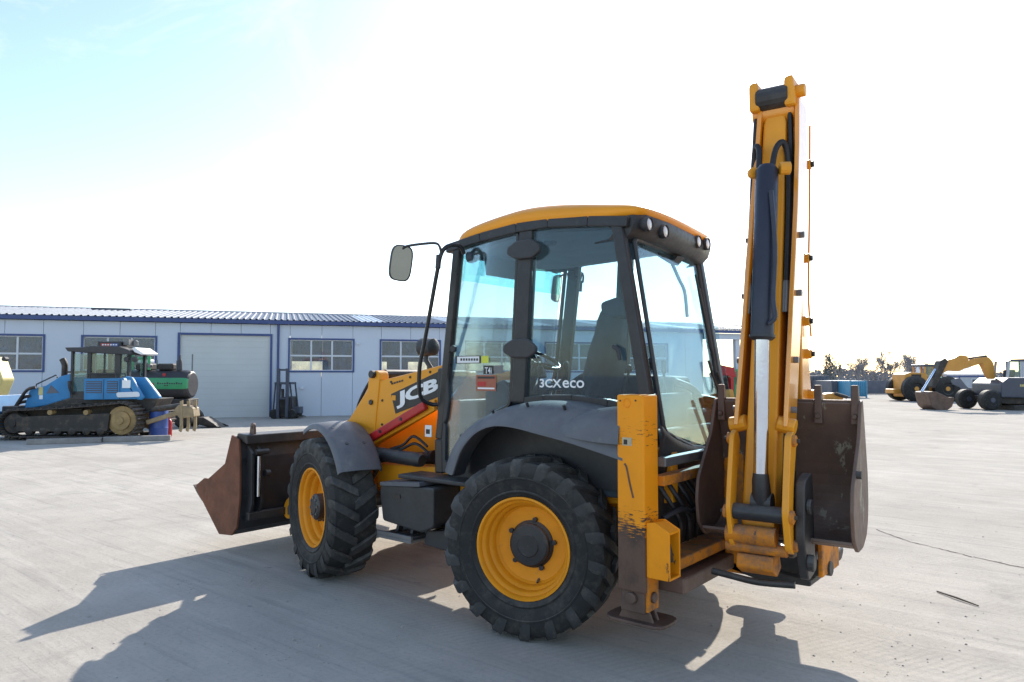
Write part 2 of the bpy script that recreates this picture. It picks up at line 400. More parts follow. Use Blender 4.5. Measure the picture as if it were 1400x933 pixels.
class Loc:
    """measures of a far thing: pixel offsets turned into metres at its own distance"""
    def __init__(s, px0, depth): s.px0 = px0; s.D = depth; s.k = depth/FPX
    def x(s, px): return (px-s.px0)*s.k
    def z(s, py): return CAM.z-(py-HOR)*s.k
    def p(s, px, py): return (s.x(px), s.z(py))
    def poly(s, *pts): return [s.p(*q) for q in pts]
    def box(s, mb, px0, px1, py0, py1, y0, y1): return mb.box(s.x(px0), s.x(px1), y0, y1, s.z(py0), s.z(py1))

exec_parts = []
# ------------------------------------------------------------------ ground
g = MB(); S = 500
g.v = [(-S, -S, 0), (S, -S, 0), (S, S, 0), (-S, S, 0)]; g.face((0, 1, 2, 3))
tag(g.build('ground', 'ground'), 'pale dusty concrete yard with tyre tracks', kind='structure')

# ------------------------------------------------------------------ the backhoe loader (x forward, y to its left, z up; rear axle at the origin)
UPV = Vector((0, 0, math.cos(PITCH)))-CF*math.sin(PITCH)
def ray(px, py): return fw+CR*((px-700)/FPX)-UPV*((py-466.5)/FPX)
def at_y(px, py, y): d = ray(px, py); return CAM+d*((y-CAM.y)/d.y)
def at_x(px, py, x): d = ray(px, py); return CAM+d*((x-CAM.x)/d.x)
def lerp(a, b, t): return a+(b-a)*t
def interp(tab, x):
    tab = sorted(tab)
    if x <= tab[0][0]: return tab[0][1]
    for (a, b), (c, d) in zip(tab, tab[1:]):
        if x <= c: return b+(d-b)*(x-a)/(c-a)
    return tab[-1][1]

T = thing('backhoe_loader', 'large yellow and black backhoe loader parked in the middle of the yard', 'backhoe loader')

# wheels ------------------------------------------------
def tyre_mesh(R0=.632, hw=.205):
    mb = MB()
    base = R0-.030
    half = [(.352, .150), (.362, .178), (.385, .190), (.392, .1975), (.400, .197), (.405, .1925), (.455, .205), (.480, .208), (.484, .2125), (.492, .2125), (.496, .209), (.52, .209), (.572, .203), (.598, .184), (base-.003, .13), (base, .06), (base, 0)]
    prof = half+[(r, -o) for r, o in reversed(half[:-1])]
    mb.cur = 0; mb.lathe(prof, 72, caps=False)
    nl = 18; mb.cur = 1
    for side in (1, -1):
        for k in range(nl):
            a0 = 2*math.pi*(k+(0 if side > 0 else .5))/nl
            # stations from the shoulder to just past the centre line: (offset, angle shift, half angular width, inner r, outer r)
            st = [(.213, .02, .044, .50, .552), (.211, .045, .054, .53, .598), (.194, .075, .058, .56, R0-.010), (.13, .14, .060, .57, R0-.002), (.06, .21, .060, .575, R0), (-.018, .285, .050, .575, R0)]
            rows = []
            for o, da, w, ri, ro in st:
                row = []
                for rr, ww in ((ri, w*1.25), (ro, w), (ro, -w), (ri, -w*1.25)):
                    an = a0+side*0+da*1+ww
                    row.append((rr*math.cos(an), side*o, rr*math.sin(an)))
                rows.append(row)
            n0 = len(mb.v); mb.grid(rows, close=True)
            mb.face([n0+i for i in range(4)]); e = n0+4*(len(rows)-1); mb.face([e+i for i in range(4)])
    return mb
def rim_mesh(): return MB().lathe([(.345, .140), (.358, .165), (.357, .182), (.343, .184), (.333, .172), (.330, .150), (.312, .140), (.306, .128), (.303, .090), (.288, .078), (.281, .066), (.278, .030), (.262, .012), (.225, .006), (.10, .010), (.10, -.06), (.34, -.13)], 64, caps=False)
tyre_me = None
def wheel(x, y, steer, right=False, front=False):
    global tyre_me
    # slight turn of the whole wheel about its axle keeps the treads from lining up
    rot = Matrix.Translation((x, y, .628)) @ Matrix.Rotation(steer+(math.pi if right else 0), 4, 'Z') @ Matrix.Rotation(random.uniform(0, 6.28), 4, 'Y')
    w = rim_mesh().build('wheel', 'yellow_rim', T, smooth=35); w.matrix_local = rot
    if tyre_me is None:
        t = tyre_mesh().build('tyre', ['rubber', 'rubber_lug'], w, smooth=40); tyre_me = t.data
    else:
        t = bpy.data.objects.new('tyre', tyre_me); col.objects.link(t); t.parent = w
    out = .155 if front else .075
    hb = MB(); rr = .118 if front else .150
    hb.lathe([(rr*1.12, -.02), (rr*1.12, .015), (rr, .03), (rr, out-.012), (rr-.014, out), (rr*.55, out+.004), (rr*.5, out+.012), (0.001, out+.012)], 36, caps=False)
    h = hb.build('hub', 'black_metal', w, smooth=35)
    for k in range(5):
        a = 2*math.pi*k/5
        bb = MB().cyl((.178*math.cos(a), .004, .178*math.sin(a)), (.178*math.cos(a), .034, .178*math.sin(a)), .018, 8)
        bb.build('wheel_bolt', 'black_metal', w, bevel=.003)
    if front:
        for k in range(8):
            a = 2*math.pi*k/8; MB().cyl((.085*math.cos(a), out, .085*math.sin(a)), (.085*math.cos(a), out+.012, .085*math.sin(a)), .012, 8).build('hub_bolt', 'steel_grey', w)
    MB().tube([(.24, .004, .06), (.248, .03, .062), (.256, .045, .064)], .009, 6).build('valve', 'black_metal', w)
    return w
STEER_R, STEER_F = R(13), R(-16)
wheel(-.005, .925, STEER_R); wheel(2.36, .905, STEER_F, front=True)
wheel(-.005, -.925, STEER_R, True); wheel(2.36, -.905, STEER_F, True, True)
for x, s in ((0, STEER_R), (2.36, STEER_F)):
    MB().tube([(x, -.66, .63), (x, -.3, .63), (x, -.14, .63), (x, .14, .63), (x, .3, .63), (x, .66, .63)], [.09, .085, .17, .17, .085, .09], 16).build('axle', 'black_metal', T, smooth=50)

# chassis ------------------------------------------------
m = MB(); m.box(-.82, 1.25, -.52, .52, .80, 1.18); m.build('chassis', 'yellow', T, bevel=.015)
m = MB(); m.prism([(1.25, .78), (3.0, .66), (3.12, .80), (3.12, 1.0), (1.25, 1.18)], 'xz', -.40, .40); m.build('front_frame', 'yellow', T, bevel=.015)
m = MB(); m.prism([(-.96, .98), (-.96, 1.32), (-.62, 1.36), (-.35, 1.22), (.75, 1.0), (.75, .90), (-.3, .90)], 'xz', .55, .64); m.build('side_plate', 'yellow', T, bevel=.01)
m = MB(); m.prism([(.55, .86), (1.35, .86), (2.0, .80), (2.0, 1.02), (1.35, 1.04), (.55, 1.06)], 'xz', .42, .66); m.build('side_rail', 'yellow', T, bevel=.012)
m = MB(); m.tube([(1.32, .74, 1.10), (1.36, .74, 1.105), (2.02, .72, 1.12), (2.06, .72, 1.12)], [.05, .062, .062, .05], 14); m.build('steering_tank', 'black_metal', T, smooth=40)
m = MB(); m.prism(rounded([(1.2, 1.02), (2.95, .92), (3.08, 1.05), (3.05, 1.32), (1.75, 1.56), (1.2, 1.62)], .06), 'xz', -.40, .40); m.build('engine_bonnet', 'yellow', T, bevel=.02)
m = MB()
for q in (((1.30, .70, 1.22), (1.45, .72, 1.30), (1.58, .72, 1.22), (1.75, .72, 1.17)), ((1.28, .71, 1.17), (1.42, .73, 1.24), (1.6, .73, 1.18), (1.78, .73, 1.16))): m.tube(smooth_path(q), .013, 6)
m.build('hydraulic_hose', 'hose', T, smooth=60, split=True)
m = MB().box(1.28, 1.36, .665, .672, 1.30, 1.40); m.build('rating_plate', 'white_decal', T)
m = MB().box(1.30, 1.345, .672, .675, 1.325, 1.365); m.build('rating_print', 'black_decal', T)

# tool box, steps ------------------------------------------------
m = MB(); m.prism(rounded([(1.56, .60), (1.60, .85), (1.58, .90), (.95, .93), (.95, .62), (1.10, .56)], .03), 'xz', .62, .97); tb = m.build('tool_box', 'black_plastic', T, bevel=.012)
m = MB(); m.prism(rounded([(1.57, .895), (1.58, .925), (1.10, .965), (1.09, .93)], .01), 'xz', .60, .99); m.build('lid', 'fender_grey', tb, bevel=.01)
m = MB(); m.prism(rounded([(1.44, .80), (1.45, .835), (1.34, .842), (1.335, .806)], .008), 'xz', .968, .976); m.build('latch', 'black_gloss', tb)
m = MB(); m.box(.62, 1.42, .62, .93, .965, 1.0); m.build('upper_step', 'black_plastic', T, bevel=.01)
m = MB(); m.box(1.20, 1.62, .70, .98, .455, .48); m.box(1.20, 1.62, .955, .98, .48, .515); m.box(1.20, 1.62, .70, .72, .48, .515)
for k in range(6): m.box(1.235+k*.068, 1.255+k*.068, .72, .955, .48, .497)
st = m.build('step', 'steel_grey', T, bevel=.004)
m = MB(); m.bar((1.32, .84, .50), (1.30, .80, .66), .05, .03); m.bar((1.50, .84, .50), (1.48, .80, .66), .05, .03); m.build('step_hanger', 'black_metal', st, split=True)
m = MB(); m.prism(rounded([(.72, .60), (1.12, .56), (1.16, .44), (.78, .42)], .03), 'xz', .55, .88); m.build('fuel_tank', 'black_plastic', T, bevel=.02)

# rear fenders ------------------------------------------------
def fender(sy):
    top = [(.84, 1.10), (.80, 1.20), (.74, 1.30), (.64, 1.41), (.50, 1.50), (.33, 1.575), (.10, 1.635), (-.15, 1.655), (-.40, 1.64), (-.66, 1.595), (-.86, 1.54)]
    lip = [(.60, 1.08), (.565, 1.16), (.525, 1.25), (.455, 1.335), (.35, 1.415), (.20, 1.462), (.02, 1.458), (-.18, 1.425), (-.42, 1.385), (-.66, 1.335), (-.86, 1.29)]
    rows = []
    for t, y in ((0, .74), (0, .86), (.08, .95), (.26, 1.03), (.58, 1.09), (.86, 1.118), (1, 1.128)):
        rows.append([(lerp(a[0], b[0], t), sy*y, lerp(a[1], b[1], t)) for a, b in zip(top, lip)])
    # inner return of the lip
    rows.append([(b[0]-.01, sy*1.10, b[1]+.012) for b in lip])
    rows.append([(lerp(a[0], b[0], .25)-.02, sy*.97, lerp(a[1], b[1], .25)-.06) for a, b in zip(top, lip)])
    rows.append([(a[0]-.03, sy*.76, a[1]-.07) for a in top])
    m = MB().grid([list(smooth_path(r, 3)) for r in rows], close=False)
    f = m.build('rear_fender', 'fender_grey', T, smooth=60)
    md = f.modifiers.new('s', 'SUBSURF'); md.levels = 1; md.render_levels = 1
    # raised blister at the tail of the fender
    pts = [(-.36, 1.50), (-.52, 1.60), (-.80, 1.585), (-.80, 1.42), (-.55, 1.40)]
    return f
fender(1); fender(-1)
m = MB()
rows = []
for t in range(9):
    u = t/8; x = lerp(-.30, -.84, u); s = math.sin(u*math.pi*.5)**.7
    rows.append([(x, .965, lerp(1.50, 1.60, s)+.03*s), (x, 1.03+.035*s, lerp(1.49, 1.585, s)), (x, 1.075+.05*s, lerp(1.475, 1.50, s)), (x, 1.09+.047*s, lerp(1.45, 1.40, s))])
m.grid(rows); m.build('fender_blister', 'fender_grey', T, smooth=60, solid=.01)

# front fenders: arc strips that steer with the wheels -----------------
def front_fender(y, sgn):
    m = MB(); rows = []
    for k in range(15):
        a = R(31+k*5.9); r = .745+.015*math.sin(k/14*math.pi)
        cx, cz = -r*math.cos(a), r*math.sin(a)
        drop = .018
        row = []
        for o, d in ((.165, .050), (.158, .012), (.14, 0), (-.03, -.012), (-.20, 0), (-.218, .012), (-.225, .050)):
            rr = r-d; row.append((-rr*math.cos(a), o*sgn, rr*math.sin(a)))
        rows.append(row)
    m.grid(rows)
    o = m.build('front_fender', 'fender_grey', T, smooth=50, solid=.012)
    o.matrix_local = Matrix.Translation((2.36, y, .63)) @ Matrix.Rotation(STEER_F, 4, 'Z')
    for px, pz in ((.08, 1), (-.10, 1), (.04, 0), (-.12, 0)):
        a = R(72 if pz else 52); r = .765
        b = MB().cyl((-(r-.02)*math.cos(a), px, (r-.02)*math.sin(a)), (-(r+.006)*math.cos(a), px, (r+.006)*math.sin(a)), .016, 10); b.build('fender_bolt', 'black_metal', o)
    m = MB(); m.tube(smooth_path([(-.55, -.2*sgn, .50), (-.35, -.3*sgn, .35), (-.05, -.34*sgn, .16)]), .025, 8); m.build('bracket', 'black_metal', o, smooth=50)
front_fender(.905, 1); front_fender(-.905, -1)

# cab ------------------------------------------------
YS = .755
def sp(x, z, y=YS): return (x, y, z)
cabm = MB(); cabm.box(-.80, 1.06, -.70, .70, .98, 1.10); cabm.build('cab_floor', 'console', T, bevel=.01)
for sy in (1, -1):
    y = YS*sy
    m = MB()
    def pillar(pts, w, d):
        for a, b in zip(pts, pts[1:]): m.bar(a, b, d, w, (0, 1, 0))
    ox = 0 if sy > 0 else -.14; wa = .075 if sy > 0 else .12
    p = MB(); p.bar((.885+ox, y, 2.90), (1.085+ox, y, 1.30), .07, wa, (0, 1, 0)); p.bar((1.085+ox, y, 1.30), (1.08+ox, y, 1.02), .07, .085, (0, 1, 0)); p.build('cab_pillar', 'black_gloss', T, bevel=.012)
    p = MB(); p.bar((.165, y-.01*sy, 2.96), (.24, y, 1.62), .085, .13, (0, 1, 0)); p.build('cab_pillar', 'black_metal', T, bevel=.015)
    if sy > 0:
        p = MB(); p.bar((-.625, y, 2.90), (-.845, y, 1.66), .075, .085, (0, 1, 0)); p.bar((-.845, y, 1.66), (-.875, y, 1.36), .075, .09, (0, 1, 0))
    else:
        p = MB(); p.bar((-.54, -.70, 2.90), (-.745, -.70, 1.66), .075, .075, (0, 1, 0)); p.bar((-.745, -.70, 1.66), (-.78, -.70, 1.25), .075, .08, (0, 1, 0))
    p.build('cab_pillar', 'black_metal', T, bevel=.015)
    # header rail under the roof
    h = MB(); hp = [(1.0, 2.885), (.62, 2.935), (.25, 2.965), (-.05, 2.965), (-.40, 2.93), (-.72 if sy > 0 else -.56, 2.885 if sy > 0 else 2.91)]
    for a, b in zip(hp, hp[1:]): h.bar((a[0], y, a[1]), (b[0], y, b[1]), .09, .075, (0, 1, 0))
    h.build('header_rail', 'black_metal', T, bevel=.01)
    # waist rail above the fender
    h = MB(); hp = [(.22, 1.635), (.0, 1.66), (-.25, 1.665), (-.55, 1.64), (-.86, 1.585)]
    for a, b in zip(hp, hp[1:]): h.bar((a[0], y, a[1]), (b[0], y, b[1]), .07, .055, (0, 1, 0))
    h.build('waist_rail', 'black_metal', T, bevel=.008)
    # lower side skin behind the fender
    h = MB(); h.prism([(.95, 1.0), (.80, 1.2), (.62, 1.40), (.33, 1.56), (.0, 1.63), (-.4, 1.62), (-.85, 1.54), (-.85, 1.05)], 'xz', y-.05*sy, y-.015*sy); h.build('side_skin', 'black_plastic', T)
    # rear side window
    gl = MB(); gl.prism([(.10, 2.93), (.175, 1.675), (-.02, 1.69), (-.27, 1.693), (-.55, 1.668), (-.81, 1.62), (-.585, 2.90), (-.30, 2.92)], 'xz', y+.002*sy, y+.008*sy)
    sw = gl.build('side_window', 'cab_glass', T)
    # door: glass pane, thin frame, handle
    dp = [(.86, 2.905), (1.05, 1.30), (1.04, 1.06), (.90, 1.06), (.83, 1.22), (.75, 1.33), (.64, 1.44), (.50, 1.53), (.325, 1.605), (.245, 2.945), (.55, 2.93)]
    fr = MB(); ring = [(q[0], y+.005*sy, q[1]) for q in rounded(dp, .06)]; fr.tube(ring+[ring[0], ring[1]], .021, 6, caps=False)
    dr = fr.build('door', 'black_gloss', T, smooth=60)
    if True:
        lower = [(1.05, 1.30)]
        gl = MB(); gl.prism([q for q in rounded(dp, .06)], 'xz', y+.001*sy, y+.007*sy); gl.build('door_glass', 'cab_glass', dr)
    if sy > 0:
        # heavy lower door trim and the hinges on the middle pillar
        t_ = MB(); t_.prism(rounded([(1.085, 1.44), (1.03, 1.46), (1.005, 1.40), (1.01, 1.12), (.92, 1.10), (.86, 1.19), (.82, 1.17), (.89, 1.03), (1.09, 1.03)], .02), 'xz', y-.01, y+.028); t_.build('door_trim', 'black_plastic', dr, bevel=.006)
        t_ = MB(); t_.prism(rounded([(1.10, 1.90), (.985, 1.88), (.965, 1.62), (1.0, 1.44), (1.10, 1.42)], .04), 'xz', y-.01, y+.032); t_.build('door_lock', 'black_plastic', dr, bevel=.012)
        for zz, xx in ((2.78, .175), (2.03, .215)):
            t_ = MB(); t_.prism(rounded([(xx-.175, zz+.015), (xx-.09, zz+.08), (xx+.06, zz+.075), (xx+.14, zz+.03), (xx+.145, zz-.02), (xx+.06, zz-.065), (xx-.10, zz-.07), (xx-.17, zz-.03)], .025), 'xz', y+.035, y+.075); t_.build('hinge', 'black_plastic', dr, bevel=.012)
        t_ = MB(); t_.tube([(.925, y+.006, 2.05), (.925, y+.035, 2.05)], .032, 6); t_.build('door_knob', 'black_plastic', dr, bevel=.004)
        q = at_y(846, 478, y+.02)
        t_ = MB(); t_.tube([(q.x+.03, y+.008, q.z+.02), (q.x+.03, y+.035, q.z+.02), (q.x-.005, y+.04, q.z), (q.x-.02, y+.04, q.z-.075)], [.014, .014, .018, .014], 8); t_.build('window_latch', 'black_plastic', sw, smooth=50)
        a = at_y(738, 530, y+.01); b = at_y(799, 531, y+.01)
        text('3CX', 'window_lettering', 'white_decal', sw, (a.x, y+.010, a.z), (-1, 0, 0), (0, 0, 1), .064, (a.x-b.x)*.50, bold=.02)
        text('eco', 'window_lettering', 'white_decal', sw, (a.x-(a.x-b.x)*.525, y+.010, a.z), (-1, 0, 0), (0, 0, 1), .056, (a.x-b.x)*.475, bold=.012)
        # stickers on the door glass
        def sticker(px0, py0, px1, py1, mm, dy, nm='sticker'):
            a = at_y(px0, py0, y+dy); b = at_y(px1, py1, y+dy)
            return MB().box(a.x, b.x, y+dy-.0012, y+dy+.0006, a.z, b.z).build(nm, mm, dr)
        sticker(623, 487, 657, 497, 'black_decal', .009); sticker(625, 488, 655, 496, 'white_decal', .011)
        for k in range(7): sticker(629.5+k*3.6, 490.2, 631.8+k*3.6, 493.4, 'black_decal', .013, 'sticker_print')
        sticker(658, 487, 668, 496.5, 'yellow_decal', .009)
        sticker(661, 500, 675, 512, 'black_decal', .009); sticker(675.5, 500, 688, 511, 'steel_grey', .009)
        a = at_y(663, 511, y+.011); text('T4i', 'window_lettering', 'white_decal', dr, (a.x, y+.011, a.z), (-1, 0, 0), (0, 0, 1), .05, .07, bold=.01)
        sticker(651, 513, 678, 535, 'orange_decal', .009); sticker(653, 515, 676, 518, 'black_decal', .011); sticker(653, 530, 676, 532.5, 'white_decal', .011); sticker(653, 522, 664, 528, 'red_paint', .011)

# windscreen with green sun band
ws = MB(); ws.hexa([(1.08, -.72, 1.12), (1.086, -.72, 1.12), (1.086, .72, 1.12), (1.08, .72, 1.12), (.909, -.72, 2.62), (.915, -.72, 2.62), (.915, .72, 2.62), (.909, .72, 2.62)]); wsc = ws.build('windscreen', 'cab_glass', T)
ws = MB(); ws.hexa([(.909, -.72, 2.622), (.915, -.72, 2.622), (.915, .72, 2.622), (.909, .72, 2.622), (.885, -.72, 2.86), (.891, -.72, 2.86), (.891, .72, 2.86), (.885, .72, 2.86)]); ws.build('sun_band', 'sunband_glass', wsc)
m = MB(); m.bar((.90, -.76, 2.89), (.90, .76, 2.89), .07, .08, (1, 0, 0)); m.bar((1.085, -.76, 1.09), (1.085, .76, 1.09), .07, .08, (1, 0, 0)); m.build('windscreen_frame', 'black_metal', T, bevel=.01, split=True)
m = MB(); m.bar((.99, -.12, 2.0), (1.10, -.12, 1.12), .035, .03); m.build('wiper', 'black_plastic', wsc)

# rear window
def xr(y, z):
    t = (y+.68)/1.4
    l = interp([(1.42, -.945), (2.85, -.70)], z); r = interp([(1.30, -.81), (2.88, -.56)], z); return lerp(r, l, t)
prof = rounded([(.69, 2.78), (.71, 1.46), (.52, 1.40), (.18, 1.315), (-.2, 1.27), (-.58, 1.27), (-.64, 1.35), (-.62, 2.80)], .05)
m = MB(); k0 = 0; n = len(prof)
m.v = [(xr(y, z)-.004, y, z) for y, z in prof]+[(xr(y, z)+.002, y, z) for y, z in prof]
m.face(range(n)); m.face(range(2*n-1, n-1, -1))
for i in range(n): j = (i+1) % n; m.face((j, i, n+i, n+j))
rw = m.build('rear_window', 'rear_glass', T)
m = MB(); ring = [(xr(y, z)-.004, y, z) for y, z in prof]; m.tube(ring+ring[:2], .017, 6, caps=False); m.build('window_seal', 'black_plastic', rw, smooth=60)
# sill skin below the rear glass
m = MB(); top = [(.78, 1.50), (.60, 1.41), (.2, 1.315), (-.2, 1.265), (-.70, 1.265)]
rows = [[(xr(y, z)-.012, y, z) for y, z in top], [(xr(y, z)-.03, y, z-.05) for y, z in top], [(-.90+.1*(.75-y)/1.5, y, 1.12) for y, z in top], [(-.80, y, 1.08) for y, z in top]]
m.grid([smooth_path(r, 4) for r in rows]); m.build('rear_sill', 'black_plastic', T, smooth=50, solid=.02)
# rear wiper and linkage at the far side of the glass
m = MB(); m.tube([(xr(-.45, 2.66)-.03, -.45, 2.66), (xr(-.53, 2.2)-.03, -.53, 2.2), (xr(-.57, 1.95)-.03, -.57, 1.95)], .011, 6); m.tube([(xr(-.50, 2.55)-.022, -.50, 2.55), (xr(-.555, 2.05)-.022, -.555, 2.05)], .016, 6)
m.tube(smooth_path([(xr(-.42, 1.95)-.03, -.42, 1.95), (xr(-.5, 1.72)-.04, -.50, 1.72), (xr(-.62, 1.74)-.04, -.62, 1.74), (xr(-.6, 1.86)-.03, -.60, 1.86)]), .012, 6)
m.build('wiper', 'black_plastic', rw, smooth=60)

# roof ------------------------------------------------
plan = [(1.02, .0), (1.015, .45), (.97, .66), (.88, .765), (.58, .785), (.27, .80), (.05, .80), (-.30, .80), (-.60, .79), (-.74, .76), (-.80, .66), (-.80, .30), (-.775, .0), (-.74, -.35), (-.70, -.64), (-.64, -.75), (-.50, -.79), (.05, -.80), (.58, -.785), (.88, -.765), (.97, -.66), (1.015, -.45)]
ZB = [(1.03, 2.905), (.88, 2.94), (.58, 2.98), (.27, 3.01), (.05, 3.005), (-.30, 2.975), (-.58, 2.95), (-.74, 2.955), (-.80, 2.965)]
def zb(x): return interp(ZB, x)
def ringr(ins, dz, rear=0):
    o = []
    for x, y in plan:
        c = Vector((.12, 0)); d = Vector((x, y))-c; L_ = d.length; d = d*((L_-ins)/L_); zz = zb(x)+dz*(interp([(-.80, .55), (-.45, .95), (-.2, 1)], x) if dz > 0 else 1)
        o.append((c.x+d.x, c.y+d.y, zz))
    return o
m = MB(); rows = [ringr(.10, -.035), ringr(.02, -.03), ringr(.0, -.01), ringr(-.012, .025), ringr(.0, .06), ringr(.045, .10), ringr(.14, .135), ringr(.34, .155), ringr(.6, .165)]
m.grid(rows, close=True); k = len(m.v)-len(plan); m.face([k+i for i in range(len(plan))])
roof = m.build('cab_roof', 'yellow_roof', T, smooth=50)
md = roof.modifiers.new('s', 'SUBSURF'); md.levels = 1; md.render_levels = 2
m = MB(); rows = [ringr(.06, -.04), ringr(.055, -.075), ringr(.12, -.085)]; m.grid(rows, close=True); m.build('roof_trim', 'black_plastic', roof, smooth=40)
m = MB(); rr_ = ringr(.10, -.07); m.v = [(x, y, z-.0) for x, y, z in rr_]; m.face(range(len(rr_))); m.build('roof_lining', 'cab_lining', roof)
# black lamp housing along the rear edge
m = MB(); rows = []
path = [(-.60, .765), (-.73, .745), (-.785, .64), (-.785, .30), (-.76, 0), (-.725, -.35), (-.69, -.62), (-.60, -.72)]
for dz, ins in ((.0, .0), (-.05, -.012), (-.115, .012), (-.15, .05), (-.16, .16)):
    rows.append([(x+ins*1.0, y, zb(x)-.02+dz-(.04*max(0, 1-abs(y)/.5) if dz < -.1 else 0)*0) for x, y in path])
m.grid(rows); lh = m.build('lamp_housing', 'black_plastic', roof, smooth=40, solid=.012)
for px, py, xx in ((886, 307, -.815), (908, 317, -.805), (954, 331, -.745), (966, 334, -.735)):
    q = at_x(px, py, xx)
    m = MB(); m.lathe([(.036, .05), (.050, .02), (.052, -.012), (.046, -.018), (.044, -.006)], 24, (q.x, q.y, q.z), 'x', caps=False)
    wl_ = m.build('work_lamp', 'black_plastic', roof, smooth=50); wl_['label'] = 'round white rear work lamp'
    m = MB(); m.lathe([(.044, -.006), (.036, -.012), (.018, -.016), (.001, -.017)], 24, (q.x, q.y, q.z), 'x', caps=False); m.build('lens', 'lamp_lens', roof, smooth=60)

# cab interior ------------------------------------------------
m = MB(); m.prism(rounded([(-.06, 1.44), (.46, 1.46), (.48, 1.57), (.32, 1.60), (-.06, 1.56)], .05), 'xz', -.24, .24); seat = m.build('seat', 'seat_cloth', T, bevel=.04, seg=3)
m = MB(); rows = []
for z, w, x in ((1.54, .23, .02), (1.70, .26, -.02), (1.90, .25, -.07), (2.06, .22, -.10), (2.16, .18, -.12), (2.28, .16, -.14), (2.35, .12, -.15)):
    rows.append([(x+.07, -w*.9, z), (x+.09, 0, z), (x+.07, w*.9, z), (x, w, z), (x-.05, w*.85, z), (x-.065, 0, z), (x-.05, -w*.85, z), (x, -w, z)])
m.grid(rows, close=True); m.face(range(8)); m.face([len(m.v)-8+i for i in range(8)]); bk = m.build('backrest', 'seat_cloth', seat, smooth=70)
m = MB(); m.box(.05, .34, -.16, .16, 1.08, 1.45); m.build('seat_base', 'console', seat, bevel=.02)
for sy in (.27, -.27):
    m = MB(); m.prism(rounded([(0, 1.72), (.38, 1.70), (.38, 1.76), (0, 1.79)], .02), 'xz', sy-.035, sy+.035); m.build('armrest', 'seat_cloth', seat, bevel=.015)
m = MB(); rows = [(.80, .0, 1.80)]
c0 = Vector((.62, 0, 1.97)); ax = Vector((-.45, 0, .9)).normalized(); e1 = Vector((0, 1, 0)); e2 = ax.cross(e1)
ring = [c0+(e1*math.cos(2*math.pi*j/24)+e2*math.sin(2*math.pi*j/24))*.19 for j in range(26)]
m.tube(ring, .016, 8, caps=False)
for j in (0, 8, 16): m.tube([c0-ax*.03, ring[j]], .012, 6)
sw_ = m.build('steering_wheel', 'black_gloss', T, smooth=60)
m = MB(); m.tube([c0-ax*.02, c0-ax*.35, (.86, 0, 1.15)], [.03, .06, .09], 10); m.build('column', 'console', sw_, smooth=50)
m = MB(); m.prism(rounded([(.80, 1.10), (1.04, 1.10), (1.0, 1.72), (.80, 1.80), (.70, 1.72)], .04), 'xz', -.30, .30); m.build('dashboard', 'console', T, bevel=.03)
m = MB(); m.prism(rounded([(-.55, 1.10), (.72, 1.10), (.66, 1.72), (.42, 1.86), (-.50, 1.82)], .05), 'xz', -.66, -.36); co = m.build('side_console', 'console', T, bevel=.03)
for k, (x, y) in enumerate(((.32, -.45), (.40, -.55), (.18, -.5))):
    m = MB(); m.tube([(x, y, 1.82), (x+.02, y, 1.98), (x+.03, y, 2.0), (x+.03, y, 2.06)], [.010, .010, .022, .020], 8); m.build('lever', 'black_plastic', co, smooth=50)
m = MB(); m.prism(rounded([(-.62, 1.12), (-.30, 1.12), (-.34, 1.66), (-.62, 1.70)], .04), 'xz', -.34, .34); rc = m.build('rear_console', 'console', T, bevel=.03)
for y in (.16, -.16):
    m = MB(); m.tube([(-.52, y, 1.58), (-.50, y, 1.84), (-.50, y, 1.86), (-.50, y, 1.95)], [.011, .011, .024, .022], 8); m.build('lever', 'black_plastic', rc, smooth=50)
m = MB(); m.prism(rounded([(-.84, 1.10), (-.44, 1.10), (-.46, 1.40), (-.80, 1.46)], .04), 'xz', -.66, .66); m.build('parcel_shelf', 'console', T, bevel=.03)
m = MB(); m.prism([(.80, 1.12), (.70, 1.30), (.55, 1.45), (.30, 1.58), (-.70, 1.56), (-.72, 1.12)], 'xz', -.42, -.69); m.build('wheel_box', 'console', T, bevel=.05, seg=3)
m = MB(); m.tube(smooth_path([(-.62, -.5, 1.5), (-.66, -.48, 1.62), (-.62, -.42, 1.72), (-.5, -.36, 1.78)]), .03, 8); m.build('control_arm', 'black_plastic', T, smooth=60)
for k, (x, y, z, h) in enumerate(((.50, -.22, 1.60, .34), (.46, .22, 1.60, .30), (-.42, .05, 1.66, .30), (-.42, -.08, 1.66, .30), (-.42, .28, 1.66, .24))):
    m = MB(); m.tube(smooth_path([(x, y, z-.3), (x+.03, y, z), (x-.01, y, z+h*.8)]), .011, 6); m.tube([(x-.01, y, z+h*.78), (x-.012, y, z+h*.85), (x-.012, y, z+h), (x-.012, y, z+h*1.05)], [.012, .025, .028, .012], 8); m.build('control_lever', 'black_plastic', T, smooth=60)
m = MB(); m.prism(rounded([(.66, 1.80), (.80, 1.82), (.84, 2.00), (.74, 2.02)], .03), 'xz', -.18, .16); m.build('instrument_pod', 'black_plastic', T, bevel=.02)
m = MB(); m.tube(smooth_path([(.30, -.66, 1.7), (.34, -.68, 1.95), (.30, -.69, 2.2), (.20, -.69, 2.3)]), .016, 6); m.build('grab_handle', 'black_plastic', T, smooth=60)
m = MB(); m.prism(rounded([(-.28, 2.30), (-.10, 2.28), (-.08, 2.42), (-.24, 2.46)], .04), 'xz', -.13, .13); m.build('headrest', 'seat_cloth', seat, bevel=.03, seg=3)
